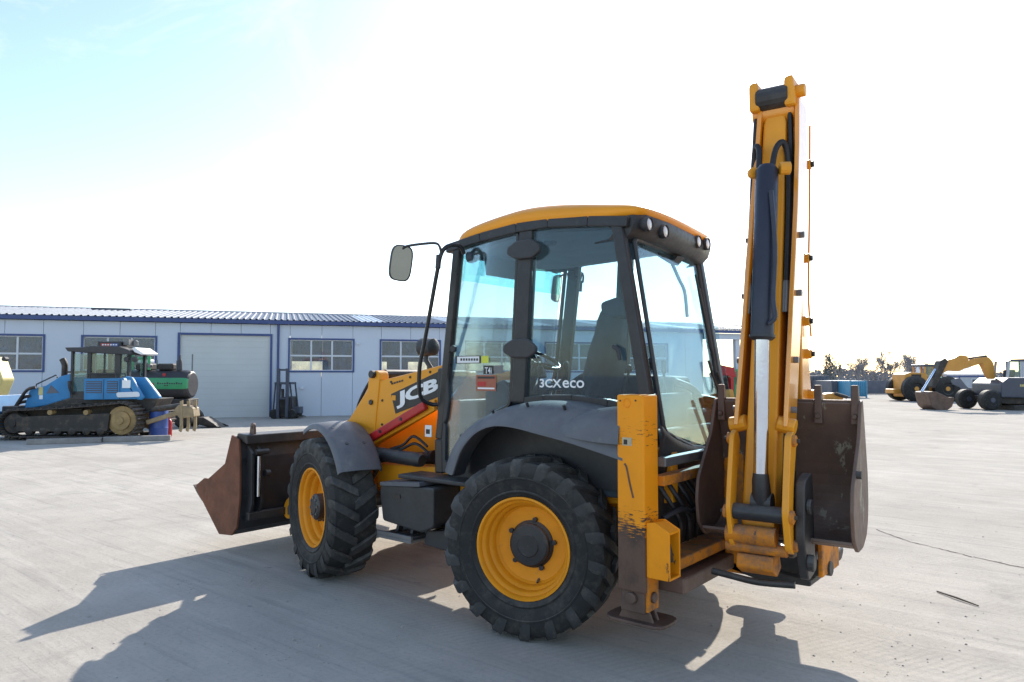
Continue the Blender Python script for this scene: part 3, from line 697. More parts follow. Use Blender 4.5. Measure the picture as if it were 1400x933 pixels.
# inner arch of the fender, dusty carpet seen through the door
m = MB(); m.prism([(.80, 1.12), (.70, 1.30), (.55, 1.45), (.30, 1.54), (-.70, 1.52), (-.72, 1.12)], 'xz', .42, .69); m.build('wheel_box', 'floor_mat', T, bevel=.05, seg=3)
m = MB(); m.box(.30, 1.02, -.68, .68, 1.10, 1.115); m.build('floor_mat', 'floor_mat', T)
m = MB(); m.lathe([(.05, 0), (.05, -.02), (.035, -.03), (.001, -.03)], 16, (.05, .62, 2.86), 'z', caps=False); m.build('speaker', 'black_plastic', T)
m = MB(); m.prism(rounded([(-.52, 2.84), (-.50, 2.78), (-.62, 2.70), (-.68, 2.76)], .01), 'xz', -.18, -.06); m.tube(smooth_path([(-.6, -.12, 2.72), (-.62, -.2, 2.6), (-.63, -.28, 2.5), (-.64, -.3, 2.3)]), .014, 6); m.build('rear_lamp_wiring', 'black_plastic', T, smooth=50)
m = MB(); m.lathe([(.001, -.03), (.07, -.025), (.075, .02), (.001, .03)], 18, (-.62, .50, 2.74), 'y', caps=False); m.build('fan', 'console', T, smooth=50)
# sun visor
m = MB(); m.hexa([(.80, -.1, 2.68), (.81, -.1, 2.68), (.81, .50, 2.68), (.80, .50, 2.68), (.83, -.1, 2.87), (.84, -.1, 2.87), (.84, .50, 2.87), (.83, .50, 2.87)]); m.build('sun_visor', 'console', T)

# mirrors, grab rail, front lamps ------------------------------------------------
def mirror(sy):
    a = [(.80, .80*sy, 2.86), (.84, .92*sy, 2.90)]
    m = MB(); pts = [at_y(603, 352, 1.02), at_y(602, 340, 1.03), at_y(596, 333, 1.04), at_y(575, 334, 1.07), at_y(556, 337, 1.10), at_y(550, 341, 1.11)]
    pts = [(p.x, p.y*sy, p.z) for p in pts]
    m.tube(smooth_path(pts), .011, 8); arm = m.build('mirror', 'black_plastic', T, smooth=60); 
    c = at_y(548, 360, 1.11); c.y *= sy
    n = Vector((-.92, .39*sy, -.14)).normalized(); up = Vector((-.22, 0, 1)); up = (up-n*up.dot(n)).normalized(); rt = up.cross(n)
    def oval(w, h, off):
        o = []
        for j in range(28):
            t = 2*math.pi*j/28; cx, sx = math.cos(t), math.sin(t); e = .55
            o.append(c+rt*(w*math.copysign(abs(cx)**e, cx))+up*(h*math.copysign(abs(sx)**e, sx))+n*off)
        return o
    m = MB(); m.grid([oval(.035, .07, -.06), oval(.075, .125, -.05), oval(.092, .145, -.02), oval(.095, .148, .012), oval(.086, .138, .014)], close=True); m.face(range(28)); m.build('mirror_shell', 'black_plastic', arm, smooth=50)
    m = MB(); m.v = [tuple(p) for p in oval(.087, .139, .010)]; m.face(range(28)); m.build('mirror_glass', 'mirror_face', arm)
    q = at_y(600, 352, 1.02); m = MB(); m.tube([(q.x, q.y*sy, q.z+.02), (q.x+.01, q.y*sy, q.z-.09)], .022, 8); m.build('clamp', 'black_plastic', arm, smooth=50)
    # grab rail
    g = [((634, 347), .80), ((630, 338), .84), ((621, 335), .90), ((610, 338), .97), ((603, 348), 1.0), ((598, 370), 1.0), ((589, 420), .99), ((580, 470), .97), ((574, 500), .96), ((573, 530), .94), ((577, 546), .90), ((590, 553), .82), ((598, 553), .78)]
    m = MB(); pts = [at_y(p[0], p[1], yy) for p, yy in g]; m.tube(smooth_path([(p.x, p.y*sy, p.z) for p in pts], 4), .017, 8); m.build('grab_rail', 'black_gloss', T, smooth=60)
mirror(1); mirror(-1)
for sy in (1, -1):
    c = at_y(583, 475, .62); c.y *= sy
    m = MB(); m.lathe([(.03, -.12), (.075, -.09), (.085, .03), (.08, .05)], 16, c, 'x'); m.tube([c, (c.x, c.y, c.z-.12), (1.28, .60*sy, 1.80)], .022, 8)
    fl = m.build('front_lamp', 'black_plastic', T, smooth=50)
    m = MB(); m.lathe([(.077, .052), (.05, .058), (.001, .06)], 16, c, 'x', caps=False); m.build('lens', 'lamp_lens', fl)
for sy in (1, -1):
    m = MB(); m.lathe([(.001, -.03), (.045, -.025), (.05, .03), (.001, .035)], 14, (.76, .73*sy, 2.80), 'x', caps=False); m.tube([(.80, .74*sy, 2.86), (.76, .73*sy, 2.80)], .01, 6); m.build('indicator_lamp', 'console', T, smooth=50)

# loader arms ------------------------------------------------
for sy in (1, -1):
    ya, yb = .55*sy, .67*sy
    m = MB(); m.prism([(1.16, 1.92), (1.85, 1.80), (1.985, 1.775), (2.02, 1.56), (2.03, 1.20), (1.96, 1.235), (1.16, 1.60)], 'xz', ya, yb); arm = m.build('loader_arm', 'yellow', T, bevel=.012)
    m = MB(); m.prism(rounded([(1.95, 1.79), (1.965, 1.865), (2.03, 1.88), (2.10, 1.85), (2.12, 1.70), (2.36, 1.44), (2.90, .92), (3.42, .52), (3.47, .40), (3.40, .34), (3.25, .36), (2.70, .72), (2.30, 1.02), (2.03, 1.20)], .03), 'xz', ya+.012*sy, yb+.012*sy); m.build('arm_nose', 'yellow', arm, bevel=.01)
    m = MB(); m.prism([(1.22, 1.625), (1.90, 1.32), (2.02, 1.235), (2.0, 1.20), (1.22, 1.53)], 'xz', yb-.01*sy, yb+.03*sy); m.build('arm_rib', 'yellow', arm, bevel=.008)
    m = MB(); m.cyl((2.03, .50*sy, 1.84), (2.03, .72*sy, 1.84), .036, 16); m.cyl((2.06, .66*sy, 1.58), (2.06, .70*sy, 1.58), .026, 6); m.build('pivot_pin', 'black_metal', arm, bevel=.004)
    # red safety strut stored under the arm
    m = MB(); m.bar((2.0, .735*sy, 1.255), (1.29, .735*sy, 1.575), .05, .075); m.build('safety_strut', 'red_paint', arm, bevel=.012)
    for t in (.22, .6):
        p = Vector((2.0, .735*sy, 1.255)).lerp(Vector((1.29, .735*sy, 1.575)), t); m = MB().cyl((p.x, p.y, p.z), (p.x, p.y+.03*sy, p.z), .016, 10); m.build('strut_bolt', 'black_metal', arm)
    # lift ram and tilt ram
    m = MB(); m.tube([(2.02, .47*sy, 1.80), (2.10, .47*sy, 1.74), (2.75, .47*sy, 1.22), (2.76, .47*sy, 1.21)], [.05, .062, .062, .05], 14); rm = m.build('tilt_ram', 'black_metal', arm, smooth=40)
    m = MB(); m.tube([(2.75, .47*sy, 1.22), (3.45, .47*sy, .86)], .032, 12); m.build('rod', 'chrome', rm, smooth=40)
    m = MB(); m.tube(smooth_path([(2.06, .50*sy, 1.86), (2.18, .52*sy, 1.85), (2.32, .52*sy, 1.72), (2.46, .50*sy, 1.56), (2.5, .5*sy, 1.44)]), .016, 8); m.build('hose', 'hose', rm, smooth=60)
    m = MB(); m.tube([(1.45, .46*sy, 1.10), (2.15, .46*sy, .98)], .06, 14); m.tube([(2.15, .46*sy, .98), (2.62, .50*sy, .90)], .03, 12); m.build('lift_ram', 'black_metal', T, smooth=40)
    if sy > 0:
        d = MB(); q = [at_y(535, 539, .67), at_y(595, 512, .67), at_y(596, 545, .67), at_y(541, 566, .67)]
        yy = .6715
        d.hexa([(q[0].x, yy, q[0].z), (q[1].x-.12, yy, q[1].z+.05), (q[2].x-.12, yy, q[2].z+.04), (q[3].x, yy, q[3].z), (q[0].x, yy+.002, q[0].z), (q[1].x-.12, yy+.002, q[1].z+.05), (q[2].x-.12, yy+.002, q[2].z+.04), (q[3].x, yy+.002, q[3].z)])
        d.build('logo_plate', 'black_decal', arm)
        a = at_y(543, 560, .67); b = at_y(595, 541, .67); ux = Vector((b.x-a.x, 0, b.z-a.z))
        text('JCB', 'logo_lettering', 'white_decal', arm, (a.x, .676, a.z), ux, (.02, 0, 1), .150, ux.length*1.10, bold=.045, shear=0, spacing=.95)
        a = at_y(536.5, 546, .67); b = at_y(541.5, 543, .67)
        MB().box(a.x, b.x, .6745, .676, a.z-.01, a.z+.035).build('logo_lettering', 'yellow', arm)
        a = at_y(535, 527, .67); b = at_y(552, 522, .67); ux = Vector((b.x-a.x, 0, b.z-a.z))
        for k in range(5):                    # small print too worn to read
            p = a+ux*((k+.1)/5); e = ux*(.72/5); MB().bar((p.x, .6725, p.z+.012), (p.x+e.x, .6725, p.z+e.z+.012), .002, .016).build('arm_print', 'black_decal', arm)
m = MB(); m.tube([(2.03, -.55, 1.84), (2.03, .55, 1.84)], .045, 14); m.build('cross_tube', 'black_metal', T, smooth=50)
m = MB(); m.tube([(2.95, -.56, .80), (2.95, .56, .80)], .07, 14); m.build('cross_tube', 'yellow', T, smooth=50)

for x in (.62, .30, -.02, -.34, -.62):
    p = (x, 1.0, interp([(-.66, 1.575), (-.15, 1.63), (.10, 1.612), (.33, 1.55), (.62, 1.36)], x)); MB().cyl((p[0], p[1]-.01, p[2]-.02), (p[0], p[1]+.012, p[2]+.018), .011, 8).build('fender_bolt', 'black_metal', T)
for x, z in ((1.30, 1.86), (1.55, 1.815), (1.80, 1.77), (1.92, 1.60), (1.92, 1.38)): MB().cyl((x, .668, z), (x, .678, z), .012, 6).build('arm_bolt', 'black_metal', T)
# front bucket ------------------------------------------------
prof = [(4.33, .625), (4.22, .545), (3.84, .22), (3.66, .215), (3.56, .28), (3.495, .42), (3.475, .70), (3.49, 1.0), (3.53, 1.17), (3.62, 1.215)]
m = MB(); n = 15
inner = []
for i, p in enumerate(prof):
    a = Vector(prof[max(i-1, 0)]); b = Vector(prof[min(i+1, len(prof)-1)]); t = (b-a).normalized(); nn = Vector((t.y, -t.x)); inner.append(Vector(p)+nn*.022)
m.prism([tuple(p) for p in prof]+[tuple(p) for p in reversed(inner)], 'xz', -1.15, 1.15)
lb = m.build('loader_bucket', 'black_metal', T, bevel=.006)
side = [(3.63, 1.225), (3.75, .93), (4.08, .745), (4.16, .745), (4.33, .655), (4.27, .575), (3.84, .205), (3.60, .225), (3.51, .31), (3.462, .60), (3.47, 1.0), (3.50, 1.19)]
for y in (1.15, -1.15):
    m = MB(); m.prism(side, 'xz', y, y+.024*(1 if y > 0 else -1)); m.build('bucket_side', 'rust', lb, bevel=.005)
m = MB(); m.prism([(4.40, .655), (4.31, .575), (4.20, .50), (4.18, .53), (4.30, .62)], 'xz', -1.17, 1.17); m.build('cutting_edge', 'steel_brown', lb, bevel=.004)
m = MB(); m.prism([(3.60, 1.20), (3.40, 1.14), (3.40, 1.235), (3.58, 1.245)], 'xz', -1.12, 1.14); m.build('top_rail', 'steel_dark', lb, bevel=.012)
for y in (1.08, .98, .35, -.35, -1.0):
    m = MB(); m.prism([(3.47, 1.12), (3.38, 1.05), (3.37, .55), (3.46, .36), (3.52, .36), (3.49, .7)], 'xz', y-.014, y+.014); m.build('bucket_rib', 'black_metal', lb, bevel=.003)
m = MB(); m.box(3.41, 3.47, -1.1, 1.1, .38, .46); m.build('back_rail', 'steel_dark', lb, bevel=.01)
m = MB(); q = at_x(347, 600, 3.44); yy = q.y
m.prism(rounded([(3.41, 1.16), (3.51, 1.18), (3.485, 1.33), (3.455, 1.355), (3.425, 1.33)], .02), 'xz', yy-.014, yy+.014); le = m.build('lifting_eye', 'steel_brown', lb, bevel=.004)
m = MB(); m.cyl((3.455, yy-.018, 1.305), (3.455, yy+.018, 1.305), .016, 12); m.build('eye_hole', 'black_decal', le)
m = MB(); m.tube([(3.36, 1.03, .62), (3.36, 1.03, 1.02)], .018, 10); m.build('guide_rod', 'chrome', lb, smooth=50)
m = MB(); m.tube([(3.37, .92, 1.06), (3.37, 1.06, 1.06)], .03, 10); m.cyl((3.37, .90, .84), (3.37, .95, .84), .035, 10); m.build('hinge_boss', 'steel_dark', lb, smooth=50, split=True)
m = MB(); m.tube([(3.33, .55, .42), (3.45, .55, .42)], .02, 8); m.build('bucket_hose', 'hose', lb, smooth=50, split=True)

# rear frame, stabilisers ------------------------------------------------
for sy in (1, -1):
    m = MB(); a = .93*sy; b = 1.12*sy
    x0, x1 = -1.01, -.82; z0, z1 = .50, 1.712
    m.box(x0, x1, a, b, z0, z1)
    leg = m.build('stabiliser_leg', 'leg_paint', T, bevel=.012)
    m = MB(); m.box(x0+.012, x1-.012, a+.012*sy, b-.012*sy, .375, .52); m.build('inner_leg', 'steel_brown', leg, bevel=.008)
    m = MB(); m.prism([(x0-.004, .385), (x0-.004, .66), (x0+.02, .70), (x0+.02, .385)], 'xz', a+.02*sy, b-.03*sy); m.build('leg_shoe', 'yellow_dirty', leg, bevel=.004)
    # ram bracket box on the rear face
    m = MB(); m.prism([(x0, .60), (x0, .93), (x0-.055, .94), (x0-.155, .89), (x0-.155, .60)], 'xz', a+.02*sy, a+.035*sy); m.prism([(x0, .60), (x0, .93), (x0-.055, .94), (x0-.155, .89), (x0-.155, .60)], 'xz', b-.035*sy, b-.02*sy)
    m.box(x0-.155, x0, a+.036*sy, b-.036*sy, .60, .615); m.prism([(x0, .925), (x0-.055, .935), (x0-.155, .885), (x0-.155, .872), (x0-.055, .92), (x0, .91)], 'xz', a+.036*sy, b-.036*sy)
    m.build('ram_bracket', 'yellow_worn', leg, bevel=.005)
    m = MB(); m.tube([(x0-.08, (a+b)/2, .62), (x0-.08, (a+b)/2, .88)], .038, 12); m.tube(smooth_path([(x0-.07, (a+b)/2-.03, .86), (x0-.12, (a+b)/2, .78), (x0-.13, (a+b)/2, .7)]), .012, 6); m.build('leg_ram', 'black_metal', leg, smooth=50)
    m = MB(); m.tube([(x0+.095, b-.01*sy, .465), (x0+.095, b+.016*sy, .465)], .036, 14); m.tube([(x0+.01, (a+b)/2, .465), (x0-.022, (a+b)/2, .465)], .034, 14); m.build('foot_pin', 'steel_brown', leg, bevel=.006, split=True)
    # foot pad: dished plate
    m = MB(); m.prism(rounded([(-1.12, a-.08*sy), (-1.12, b+.0*sy), (-.70, b+.0*sy), (-.70, a-.08*sy)], .10), 'xy', .300, .322); m.prism([(-1.04, .31), (-.99, .43), (-.85, .43), (-.79, .31)], 'xz', a+.05*sy, a+.07*sy); m.prism([(-1.04, .31), (-.99, .43), (-.85, .43), (-.79, .31)], 'xz', b-.07*sy, b-.05*sy)
    m.build('foot_pad', 'steel_brown', leg, bevel=.006)
    if sy > 0:
        # warning label, welded logo ring and bolt holes
        p = at_y(851, 598, b); q = at_y(864, 610, b); MB().box(p.x, q.x, b+.001, b+.003, p.z, q.z).build('warning_label', 'paper_decal', leg)
        p = at_y(853, 601, b); q = at_y(858, 608, b); MB().box(p.x, q.x, b+.003, b+.0045, p.z, q.z).build('label_print', 'black_decal', leg)
        for px in (848, 869):
            p = at_y(px, 548, b); MB().cyl((p.x, b-.004, p.z), (p.x, b+.003, p.z), .006, 8).build('bolt_hole', 'black_decal', leg)
        m = MB(); p = at_y(857, 551, b); m.tube([(p.x+.025*math.cos(t*.628), b+.001, p.z+.028*math.sin(t*.628)) for t in range(11)], .004, 5); m.build('stamped_ring', 'yellow_worn', leg)
        m = MB(); m.tube(smooth_path([(at_y(854, 634, b).x, b+.001, at_y(854, 634, b).z), (at_y(857, 637, b).x, b+.001, at_y(857, 640, b).z), (at_y(861, 660, b).x, b+.001, at_y(861, 660, b).z), (at_y(866, 681, b).x, b+.001, at_y(866, 681, b).z)]), .006, 5); m.build('gouge', 'steel_brown', leg)
# slide rails
m = MB(); m.box(-1.06, -1.0, -.93, .93, 1.255, 1.315); m.build('upper_rail', 'steel_grey', T, bevel=.008)
m = MB(); m.box(-1.05, -.97, -.93, .93, 1.135, 1.20); m.build('upper_rail', 'yellow_dirty', T, bevel=.008)
m = MB(); m.box(-1.10, -.90, -.93, .93, .60, .67); m.build('lower_rail', 'yellow_dirty', T, bevel=.008)
m = MB(); m.box(-1.16, -.96, -.92, .90, .475, .575); m.build('lower_rail', 'steel_brown', T, bevel=.012)
m = MB(); m.box(-.90, -.84, -.92, .92, .58, 1.12); m.build('back_plate', 'steel_dark', T)
m = MB()
for k in range(5):
    y = .78-k*.13; m.tube(smooth_path([(-.93, y, 1.12), (-1.0, y-.03, 1.0), (-1.02, y-.12, .88), (-.98, y-.2, .76), (-.95, y-.25, .70)]), .016, 6)
m.tube(smooth_path([(-1.0, .86, .92), (-1.05, .7, .96), (-1.04, .5, .92), (-1.0, .3, .98)]), .018, 6)
m.build('rear_hose', 'hose', T, smooth=60, split=True)
# kingpost carriage and kingpost
m = MB(); m.box(-1.24, -1.09, -.62, .10, .44, 1.36); kc = m.build('carriage', 'yellow_dirty', T, bevel=.015)
m = MB(); m.prism(rounded([(-1.24, .48), (-1.60, .46), (-1.72, .50), (-1.74, .60), (-1.24, .66)], .03), 'xz', -.50, .02); m.prism(rounded([(-1.24, 1.06), (-1.66, 1.08), (-1.70, 1.20), (-1.24, 1.26)], .03), 'xz', -.46, -.02); m.cyl((-1.55, -.24, .44), (-1.55, -.24, 1.28), .10, 20)
kp = m.build('kingpost', 'steel_dark', T, bevel=.01)
m = MB(); m.box(-1.745, -1.715, -.34, .06, .50, .76); m.build('kingpost_cheek', 'yellow_dirty', kp, bevel=.008)
m = MB(); m.cyl((-1.76, -.10, .53), (-1.70, -.10, .53), .05, 14); m.build('kingpost_pin', 'steel_dark', kp, bevel=.006)
m = MB(); m.prism(rounded([(-1.10, .47), (-1.30, .43), (-1.68, .44), (-1.68, .48), (-1.12, .52)], .015), 'xz', -.30, .10); m.build('slew_plate', 'steel_dark', kp, bevel=.006)
m = MB(); m.tube([(-1.16, -.15, .72), (-1.52, -.08, .72)], .06, 14); m.tube([(-1.16, -.42, .72), (-1.52, -.36, .72)], .06, 14); m.build('slew_ram', 'black_metal', kp, smooth=50, split=True)

# backhoe, slewed to face the left side of the machine ------------------------------------------------
# boom: two cheek plates with a web, leaning up from the kingpost
bp = [(-.30, 1.00), (-.10, 1.00), (.02, 1.30), (.06, 1.80), (.16, 2.35), (.24, 3.00), (.36, 3.45), (.44, 3.52), (.46, 3.63), (.38, 3.70), (.26, 3.67), (.10, 3.50), (.06, 3.0), (.05, 2.35), (-.10, 2.05), (-.26, 1.66), (-.36, 1.30)]
XB = lambda z: lerp(-1.525, -1.605, (z-1.5)/2.2)
m = MB()
def sheared_prism(m, poly, dx0, dx1):
    k = len(m.v); n = len(poly)
    m.v += [(XB(z)+dx0, y, z) for y, z in poly]+[(XB(z)+dx1, y, z) for y, z in poly]
    m.face(range(k, k+n)); m.face(range(k+2*n-1, k+n-1, -1))
    for i in range(n): j = (i+1) % n; m.face((k+j, k+i, k+n+i, k+n+j))
sheared_prism(m, bp, -.135, .135)
boom = m.build('boom', 'yellow_gloss', T, bevel=.012)
m = MB()
for y, z in ((.04, 3.25), (.03, 2.62), (-.02, 2.2), (-.10, 1.98), (-.22, 1.70)):
    m.tube([(XB(z)-.13, y+.08, z), (XB(z)-.175, y+.08, z)], .034, 8)
m.build('boom_boss', 'yellow', boom, bevel=.004, split=True)
for y, z in ((.04, 3.25), (.03, 2.62), (-.02, 2.2), (-.10, 1.98), (-.22, 1.70)): MB().tube([(XB(z)-.174, y+.08, z), (XB(z)-.195, y+.08, z)], .022, 8).build('boss_bolt', 'black_metal', boom, bevel=.003)
m = MB(); m.tube(smooth_path([(XB(3.6)-.155, .10, 3.52), (XB(3.0)-.16, .07, 3.0), (XB(2.4)-.16, .05, 2.4), (XB(2.1)-.16, -.06, 2.1)]), .007, 6); m.build('boom_pipe', 'yellow', boom, smooth=60)
for dx in (-.11, .11):
    m = MB(); m.prism([(XB(3.7)+dx-.035, 3.55), (XB(3.7)+dx+.035, 3.55), (XB(3.7)+dx+.035, 3.735), (XB(3.7)+dx-.02, 3.75)], 'xz', .28, .50); m.build('pivot_cheek', 'yellow', boom, bevel=.02)
m = MB(); m.tube([(XB(3.7)-.13, .40, 3.66), (XB(3.7)-.19, .40, 3.66)], .042, 12); m.build('pin_cap', 'yellow', boom, bevel=.008)
m = MB(); m.tube([(XB(3.7)-.1, .44, 3.63), (XB(3.7)+.1, .44, 3.63)], .075, 16); m.build('pivot_pin', 'steel_dark', boom, bevel=.006)
# outer dipper: back web and two flanges
def yf(z): return lerp(.62, .44, (z-1.5)/2.25)
def xl(z): return interp([(1.5, -1.365), (2.05, -1.405), (2.85, -1.455), (3.3, -1.49), (3.72, -1.515)], z)
def xrr(z): return interp([(1.5, -1.695), (2.05, -1.72), (2.85, -1.755), (3.3, -1.765), (3.72, -1.765)], z)
zs = [1.52, 1.8, 2.1, 2.5, 2.9, 3.3, 3.6]
def flange(left):
    m = MB(); rows = []
    for z in zs:
        xo = xl(z) if left else xrr(z); s = -1 if left else 1
        rows.append([(xo, yf(z), z), (xo+s*.028, yf(z), z), (xo+s*.028, yf(z)-.24, z), (xo, yf(z)-.24, z)])
    m.grid(rows, close=True); m.face((0, 1, 2, 3)); m.face([len(m.v)-4+i for i in range(4)]); return m
dip = flange(True).build('dipper', 'yellow_gloss', T, bevel=.005)
flange(False).build('flange', 'yellow_gloss', dip, bevel=.005)
m = MB(); rows = []
for z in zs: rows.append([(xl(z)-.03, yf(z)-.20, z), (xrr(z)+.03, yf(z)-.20, z), (xrr(z)+.03, yf(z)-.23, z), (xl(z)-.03, yf(z)-.23, z)])
m.grid(rows, close=True); m.face((0, 1, 2, 3)); m.face([len(m.v)-4+i for i in range(4)]); m.build('dipper_web', 'steel_dark', dip)
for left in (True, False):
    z = 1.52; xo = (xl(z)-.014) if left else (xrr(z)+.014); s = 1 if left else -1
    m = MB(); m.tube([(xo+.05*s, yf(z)-.06, z-.005), (xo-.01*s, yf(z)-.06, z+.005), (xo-.06*s, yf(z)-.05, z+.02)], .05, 12); m.build('wear_pad_boss', 'yellow', dip, bevel=.008)
    for zz in (1.62, 1.93, 2.35, 2.72):
        xo2 = xl(zz) if left else xrr(zz); m = MB(); m.cyl((xo2, yf(zz)-.08, zz), (xo2+.03*s, yf(zz)-.08, zz), .02, 8); m.build('pad_bolt', 'steel_grey', dip)
# inner dipper box
m = MB(); rows = []
for z, w in ((.84, .10), (1.2, .098), (1.6, .094), (2.4, .085), (3.0, .078), (3.47, .072), (3.53, .055)):
    xc = XB(z)-.01; yy = yf(z)-.03
    rows.append([(xc+w, yy, z), (xc-w, yy, z), (xc-w, yy-.17, z), (xc+w, yy-.17, z)])
m.grid(rows, close=True); m.face((0, 1, 2, 3)); m.face([len(m.v)-4+i for i in range(4)]); m.build('inner_dipper', 'yellow', dip, bevel=.014)
# hoses in the channels between flange and box
for s, zt in ((1, 3.22), (-1, 3.22)):
    pts = [(XB(3.0)+s*.04, yf(3.0)+.09, 3.10), (XB(3.2)+s*.05, yf(3.2)+.06, 3.26), (XB(3.3)+s*.085, yf(3.3)+.03, 3.31), (XB(3.2)+s*.108, yf(3.2)-.02, 3.2), (XB(2.9)+s*.115, yf(2.9)-.05, 2.9), (XB(2.5)+s*.118, yf(2.5)-.05, 2.5), (XB(2.45)+s*.118, yf(2.45)-.05, 2.42)]
    m = MB(); m.tube(smooth_path(pts), .019, 8); h = m.build('dipper_hose', 'hose', dip, smooth=60, split=True)
    z0 = 2.43; m = MB(); m.tube([(XB(z0)+s*.118, yf(z0)-.05, z0), (XB(z0)+s*.118, yf(z0)-.05, z0-.05), (XB(z0-.2)+s*.120, yf(z0-.2)-.05, z0-.2)], [.022, .026, .022], 10); m.build('hose_fitting', 'steel_grey', h, smooth=50)
m = MB(); m.tube(smooth_path([(XB(3.5)+.10, .42, 3.66), (XB(3.3)+.115, .43, 3.3), (XB(3.0)+.12, .45, 2.9), (XB(2.5)+.13, .48, 2.5), (XB(2.3)+.13, .5, 2.3)]), .017, 6); m.tube(smooth_path([(XB(3.5)-.10, .42, 3.66), (XB(3.3)-.115, .43, 3.3), (XB(3.0)-.12, .45, 2.9), (XB(2.5)-.13, .48, 2.5), (XB(2.3)-.13, .5, 2.3)]), .017, 6); m.build('dipper_hose', 'hose', dip, smooth=60, split=True)
# bucket ram
m = MB(); A = Vector((-1.615, .675, 3.10)); B = Vector((-1.585, .735, 2.06)); m.tube([A+(A-B)*.03, A, B, B+(B-A)*.008], [.045, .068, .068, .05], 20); ram = m.build('bucket_ram', 'ram_navy', T, smooth=40)
m = MB(); m.tube([B+(A-B)*.02, B+(A-B)*.004, B-(A-B)*.012], [.074, .076, .060], 20); m.build('gland', 'black_metal', ram, smooth=40)
RB = Vector((-1.555, .705, 1.20)); m = MB(); m.tube([B, RB], .043, 20); m.build('rod', 'chrome', ram, smooth=40)
m = MB(); m.tube([RB+Vector((0, 0, .04)), RB, RB-Vector((0, .02, .12)), RB-Vector((0, .03, .17))], [.046, .052, .058, .05], 14); m.tube([RB+Vector((.06, -.03, -.14)), RB+Vector((-.06, -.03, -.14))], .06, 14); m.build('rod_eye', 'black_metal', ram, smooth=40)
m = MB(); m.tube([A+Vector((.075, 0, 0)), A+Vector((.10, -.03, 0))], .035, 12); m.tube([A+Vector((-.075, 0, 0)), A+Vector((-.13, -.03, 0))], .04, 12); m.build('trunnion', 'yellow', ram, bevel=.006, split=True)
m = MB(); m.tube(smooth_path([(-1.655, .75, 2.95), (-1.675, .76, 2.6), (-1.665, .78, 2.3), (-1.675, .79, 2.18), (-1.64, .80, 2.14)]), .015, 8); m.build('ram_pipe', 'ram_navy', ram, smooth=60)
# tipping links
def link(pts, dx0, dx1, nm='tipping_link'):
    m = MB(); poly = rounded(pts, .03); m.prism(poly, 'yz', dx0, dx1); return m.build(nm, 'yellow', T, bevel=.006)
lp = [(.62, 1.50), (.70, 1.47), (.76, 1.22), (.80, 1.02), (.74, .80), (.66, .76), (.60, .82), (.68, 1.02), (.64, 1.2), (.56, 1.42)]
link(lp, -1.365, -1.395); link(lp, -1.735, -1.695)
m = MB(); m.tube([(-1.38, .72, 1.0), (-1.70, .72, 1.0)], .05, 14); m.build('link_pin', 'black_metal', T, smooth=50)
m = MB(); m.tube([(-1.345, .70, .86), (-1.64, .70, .86)], .058, 16); m.build('pivot_tube', 'yellow_dirty', T, smooth=50)
m = MB(); m.tube([(-1.33, .68, .78), (-1.70, .68, .78)], .035, 12); m.prism(rounded([(.55, .74), (.70, .74), (.72, .66), (.60, .60), (.50, .64)], .02), 'yz', -1.40, -1.62); m.build('bucket_hinge', 'yellow_dirty', T, bevel=.008)
m = MB(); m.prism(rounded([(.45, 1.24), (.66, 1.20), (.70, .86), (.60, .60), (.40, .62)], .05), 'yz', -1.745, -1.80); m.tube([(-1.80, .62, .72), (-1.84, .62, .72)], .05, 14); m.tube([(-1.80, .62, 1.05), (-1.83, .62, 1.05)], .045, 14); m.build('hinge_cheek', 'steel_dark', T, bevel=.008)
m = MB(); m.tube(smooth_path([(-1.22, .62, .585), (-1.32, .62, .575), (-1.5, .62, .56), (-1.72, .60, .57)]), .022, 8); m.build('tow_hook', 'steel_dark', T, smooth=50)
for x, s_ in ((-1.365, 1), (-1.735, -1)):
    for y, z, r_ in ((.66, 1.44, .036), (.755, 1.0, .042), (.67, .82, .036)):
        m = MB(); m.tube([(x, y, z), (x+s_*.018, y, z), (x+s_*.024, y, z)], [r_, r_, r_*.7], 14); m.build('link_boss', 'yellow_dirty', T, smooth=40)
        m = MB(); m.cyl((x+s_*.024, y, z), (x+s_*.040, y, z), .013, 6); m.build('grease_bolt', 'steel_dark', T)
for k in range(4):
    m = MB(); m.tube(smooth_path([(-1.46-k*.045, .02, 1.25), (-1.45-k*.05, .10, 1.02), (-1.44-k*.05, .06, .82), (-1.38-k*.03, -.10, .70), (-1.24, -.2-k*.03, .74)]), .017, 6); m.build('boom_hose', 'hose', T, smooth=60)
m = MB(); m.tube([(XB(2.0), .12, 1.25), (XB(2.6), .30, 2.55)], .055, 14); m.build('dipper_ram', 'ram_navy', T, smooth=50)
# digging bucket: curved shell between two side plates, teeth up
X0, X1 = -1.125, -2.03
shell = [(.17, 1.66), (.09, 1.42), (.03, 1.18), (.03, 1.0), (.07, .90), (.15, .825), (.27, .79), (.42, .79), (.53, .83)]
inn = []
for i, p in enumerate(shell):
    a = Vector(shell[max(i-1, 0)]); b = Vector(shell[min(i+1, len(shell)-1)]); t = (b-a).normalized(); nn = Vector((-t.y, t.x)); inn.append(Vector(p)+nn*.02)
sp_ = [tuple(p) for p in smooth_path([(p[0], p[1], 0) for p in shell], 3)]; sp_ = [(p[0], p[1]) for p in sp_]
si_ = [(p[0], p[1]) for p in smooth_path([(p[0], p[1], 0) for p in inn], 3)]
m = MB(); m.prism(sp_+si_[::-1], 'yz', X1, X0); db = m.build('digging_bucket', 'bucket_steel', T, bevel=.004)
sidep = rounded([(.20, 1.66), (.30, 1.44), (.45, 1.29), (.57, 1.16), (.60, 1.03), (.57, .87), (.45, .775), (.26, .77), (.11, .82), (.04, .91), (.01, 1.03), (.015, 1.2), (.08, 1.45), (.15, 1.68)], .03)
